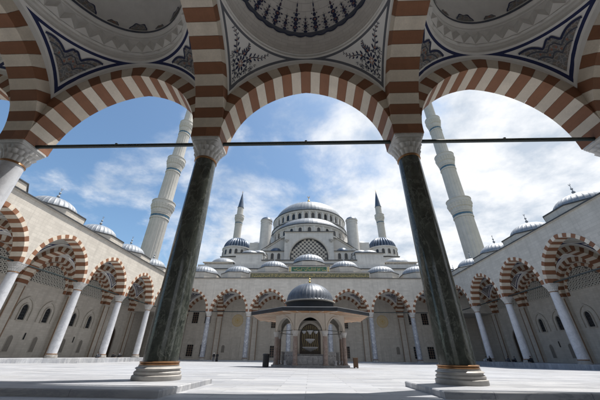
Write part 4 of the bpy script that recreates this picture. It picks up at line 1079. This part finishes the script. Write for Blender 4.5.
for k in range(9):
    x = -.8 + k*.2; zt_ = 2.95 - (x*x)*.5; ribbon(mb, [(x+.05*math.sin(u*9), .45 + u*(zt_-.45)) for u in [i/16 for i in range(17)]], .018, lambda a_, z_: (a_, -1.515, z_))
mb.build('gilt_tracery', [M['goldpaint']], o, smooth=False)
# low tap walls and stools in the side openings
tw = MB(); tw.box(-.75, .75, -.12, .12, .1, 1.25); tw.box(-.8, .8, -.16, .16, 1.25, 1.33)
for k in range(3): tw.tube((-.45+k*.45, -.12, .95), (-.45+k*.45, -.26, .93), .025, n=6)
twm = tw.mesh('tap_wall', [M['greymarble']], smooth=False)
sl = MB(); sl.lathe([(.17, .1), (.2, .12), (.15, .25), (.17, .42), (.21, .45), (.21, .5)], 16); slm = sl.mesh('stool', [M['white']])
for k in (1, 2, 3, 5, 6, 7):
    an = -PI/2+k*PI/4; inst('tap_wall', twm, ft, (3.05*math.cos(an), 3.05*math.sin(an), 0), an+PI/2)
    inst('stool', slm, ft, (3.62*math.cos(an), 3.62*math.sin(an), 0))

# ------------------------------------------------------------------ bins
b = thing('litter_bin', 'black cylindrical litter bin standing left of the fountain', 'bin', (-4.25, 31.2, -.06))
mb = MB(); mb.lathe([(.24, 0), (.30, .03), (.31, .1), (.32, 1.0), (.33, 1.02)], 28, fn=lambda p, t_, k: p[0]*(1-.015*(k % 2))); mb.build('body', [M['binmetal']], b)
mb = MB(); mb.lathe([(.35, 1.02), (.35, 1.08), (.31, 1.14), (.16, 1.16), (.15, 1.12), (.02, 1.11)], 28); mb.build('lid', [M['binmetal']], b)
b = thing('wooden_cabinet', 'small square brown wooden box standing right of the fountain', 'box', (4.55, 31.0, -.06))
mb = MB(); mb.box(-.21, .21, -.21, .21, .08, .86)
for k in range(4): mb.box(-.20+k*.103, -.115+k*.103, -.23, -.21, .12, .82)
mb.build('body', [M['boxwood']], b, smooth=False)
mb = MB(); mb.box(-.24, .24, -.25, .24, .861, .90); mb.build('lid', [M['browntrim']], b, smooth=False)
mb = MB()
for x in (-.16, .16):
    for y in (-.15, .15): mb.box(x-.04, x+.04, y-.04, y+.04, 0, .079)
mb.build('feet', [M['binmetal']], b, smooth=False)

# ------------------------------------------------------------------ people
def skinned(name, joints, edges, mat, parent, root=0, sub=1):
    me = bpy.data.meshes.new(name); me.from_pydata([j[:3] for j in joints], edges, []); o = bpy.data.objects.new(name, me); C.objects.link(o)
    me.skin_vertices or me.attributes
    sk = o.modifiers.new('skin', 'SKIN'); sk.use_smooth_shade = True
    for v, j in zip(me.skin_vertices[0].data, joints): v.radius = (j[3], j[3] if len(j) < 5 else j[4])
    me.skin_vertices[0].data[root].use_root = True
    su = o.modifiers.new('sub', 'SUBSURF'); su.levels = su.render_levels = sub
    dg = bpy.context.evaluated_depsgraph_get(); ev = o.evaluated_get(dg); m2 = bpy.data.meshes.new_from_object(ev)
    m2.materials.clear(); m2.materials.append(mat); m2.polygons.foreach_set('use_smooth', [True]*len(m2.polygons))
    bpy.data.objects.remove(o); return inst(name, m2, parent)
def loft(rings, n=16):
    mb = MB(); rows = []
    for (cx, cy, z, rx, ry) in rings: rows.append([mb.vert((cx+rx*math.cos(2*PI*k/n), cy+ry*math.sin(2*PI*k/n), z)) for k in range(n)])
    for a_, b_ in zip(rows, rows[1:]):
        for k in range(n): mb.face((a_[k], a_[(k+1) % n], b_[(k+1) % n], b_[k]))
    mb.face(rows[0][::-1]); mb.face(rows[-1]); return mb
def person(label, loc, rz, top, bottom, hairmat, pose='stand', dress=False, grp=None, sc=1.0):
    t = thing('person', label, 'person', loc, rz, grp); t.scale = (sc, sc, sc)
    if pose == 'stand':
        J = [(0, 0, .95, .15, .11), (0, 0, 1.18, .14, .10), (0, .0, 1.38, .16, .10), (0, 0, 1.50, .055), (0, -.01, 1.60, .085, .095), (0, 0, 1.68, .07, .08),
             (.19, 0, 1.42, .055), (.25, .02, 1.14, .042), (.24, -.08, .90, .032), (.24, -.11, .82, .028),
             (-.19, 0, 1.42, .055), (-.25, .02, 1.14, .042), (-.23, -.07, .90, .032), (-.23, -.10, .82, .028),
             (.10, 0, .88, .085), (.11, -.02, .50, .06), (.11, .02, .08, .04), (.11, -.13, .03, .035),
             (-.10, 0, .88, .085), (-.11, .06, .50, .06), (-.11, .12, .08, .04), (-.11, -.02, .03, .035)]
        E_ = [(0, 1), (1, 2), (2, 3), (3, 4), (4, 5), (2, 6), (6, 7), (7, 8), (8, 9), (2, 10), (10, 11), (11, 12), (12, 13), (0, 14), (14, 15), (15, 16), (16, 17), (0, 18), (18, 19), (19, 20), (20, 21)]
        skinned('body', J, E_, M['skin'], t)
        loft([(0, 0, .90, .19, .14), (0, 0, 1.1, .175, .13), (0, 0, 1.32, .205, .14), (0, 0, 1.44, .19, .12), (0, 0, 1.52, .08, .08)]).build('shirt', [top], t)
        mb = MB()
        for s in (-1, 1): mb.tube((s*.18, 0, 1.44), (s*.255, .02, 1.14), .072, .06, 10); mb.tube((s*.255, .02, 1.15), (s*.24, -.075, .92), .06, .045, 10)
        mb.build('sleeves', [top], t)
        if dress: loft([(0, .02, .04, .30, .28), (0, .01, .5, .23, .20), (0, 0, .92, .195, .15), (0, 0, 1.0, .18, .14)]).build('dress', [bottom], t)
        else:
            mb = MB()
            for s, y1, y2 in ((1, -.02, .02), (-1, .06, .12)): mb.tube((s*.10, 0, .95), (s*.11, y1, .50), .115, .085, 12); mb.tube((s*.11, y1, .51), (s*.11, y2, .09), .085, .065, 12)
            mb.build('trousers', [bottom], t)
        hz, hy = 1.62, 0
    else:
        J = [(0, 0, .12, .15, .13), (0, -.02, .35, .14, .11), (0, -.06, .58, .15, .10), (0, -.08, .68, .055), (0, -.10, .78, .085, .095), (0, -.09, .86, .07, .08),
             (.18, -.06, .60, .055), (.25, -.14, .38, .042), (.14, -.36, .36, .032), (-.18, -.06, .60, .055), (-.25, -.14, .38, .042), (-.14, -.36, .36, .032),
             (.12, -.10, .12, .09), (.22, -.48, .38, .065), (.16, -.50, .06, .042), (.16, -.62, .03, .035), (-.12, -.10, .12, .09), (-.20, -.46, .40, .065), (-.14, -.52, .06, .042), (-.14, -.64, .03, .035)]
        E_ = [(0, 1), (1, 2), (2, 3), (3, 4), (4, 5), (2, 6), (6, 7), (7, 8), (2, 9), (9, 10), (10, 11), (0, 12), (12, 13), (13, 14), (14, 15), (0, 16), (16, 17), (17, 18), (18, 19)]
        skinned('body', J, E_, M['skin'], t)
        loft([(0, .02, .04, .21, .18), (0, 0, .25, .185, .15), (0, -.05, .52, .20, .14), (0, -.07, .62, .18, .12), (0, -.08, .70, .075, .075)]).build('shirt', [top], t)
        mb = MB()
        for s in (-1, 1):
            mb.tube((s*.12, -.06, .13), (s*.21, -.47, .39), .12, .09, 12); mb.tube((s*.21, -.47, .41), (s*.15, -.51, .08), .085, .065, 12); mb.tube((s*.18, -.06, .60), (s*.25, -.14, .38), .07, .055, 10); mb.tube((s*.25, -.14, .38), (s*.15, -.33, .36), .055, .042, 10)
        mb.build('trousers', [bottom], t); hz, hy = .80, -.10
    # hair or scarf: shell over back and top of the head
    mb = MB(); rows = []
    n = 16
    for j in range(7):
        ph = PI/2 - j*PI/10; row = []
        for k in range(n):
            th = 2*PI*k/n; fr = math.sin(th) < -.45 and j > 2
            rr = .112 if not fr else .085
            row.append(mb.vert((rr*math.cos(ph)*math.cos(th), hy + .01 + (rr+.012)*math.cos(ph)*math.sin(th), hz + .125*math.sin(ph))))
        rows.append(row)
    for a_, b_ in zip(rows, rows[1:]):
        for k in range(n): mb.face((a_[k], a_[(k+1) % n], b_[(k+1) % n], b_[k]))
    mb.build('hair' if hairmat is M['hair'] else 'headscarf', [hairmat], t)
    # facial features small enough for this distance
    mb = MB()
    mb.lathe([(.012, 0), (.014, .02), (.006, .045)], 8, c=(0, hy-.102, hz-.035)); mb.build('nose', [M['skin']], t)
    mb = MB()
    for s in (-1, 1): mb.lathe([(.002, -.006), (.012, 0), (.002, .006)], 8, c=(s*.033, hy-.094, hz+.005))
    mb.build('eyes', [M['hair']], t)
    return t
person('standing person in dark clothes and a pale headscarf near the far left wall', (-21.6, 70.2, -.33), .5, M['blackcloth'], M['greycloth'], M['whitecloth'])
person('standing person in a long black dress beside the one in the pale headscarf', (-20.75, 70.0, -.33), -.2, M['blackcloth'], M['blackcloth'], M['blackcloth'], dress=True, sc=1.03)
G = 'people sitting on the step of the side arcades'
ZP = .34
person('seated dark figure left of the third column on the left side', (-35.9, 52.0, ZP), R(95), M['blackcloth'], M['greycloth'], M['hair'], 'sit', grp=G)
person('seated dark figure between the last two visible left columns, nearer one', (-36.2, 56.6, ZP), R(95), M['blackcloth'], M['blackcloth'], M['hair'], 'sit', grp=G)
person('seated dark figure between the last two visible left columns, farther one', (-36.3, 58.6, ZP), R(80), M['greycloth'], M['blackcloth'], M['hair'], 'sit', grp=G)
person('seated person in green top under the right arcade beside the green column', (36.6, 66.5, ZP), R(-95), M['greencloth'], M['whitecloth'], M['hair'], 'sit', grp=G)
person('seated person in black leaning at the foot of the third right column', (35.2, 62.6, ZP), R(-80), M['blackcloth'], M['blackcloth'], M['hair'], 'sit', grp=G, sc=1.1)
person('seated dark figure in the middle of the right arcade, left of a pair', (36.6, 59.2, ZP), R(-90), M['blackcloth'], M['greycloth'], M['hair'], 'sit', grp=G)
person('seated dark figure in the middle of the right arcade, right of a pair', (36.5, 57.2, ZP), R(-100), M['greycloth'], M['blackcloth'], M['hair'], 'sit', grp=G)
person('seated person in black on the step just right of the second right column', (35.4, 51.5, ZP), R(-75), M['blackcloth'], M['blackcloth'], M['hair'], 'sit', grp=G, sc=1.05)
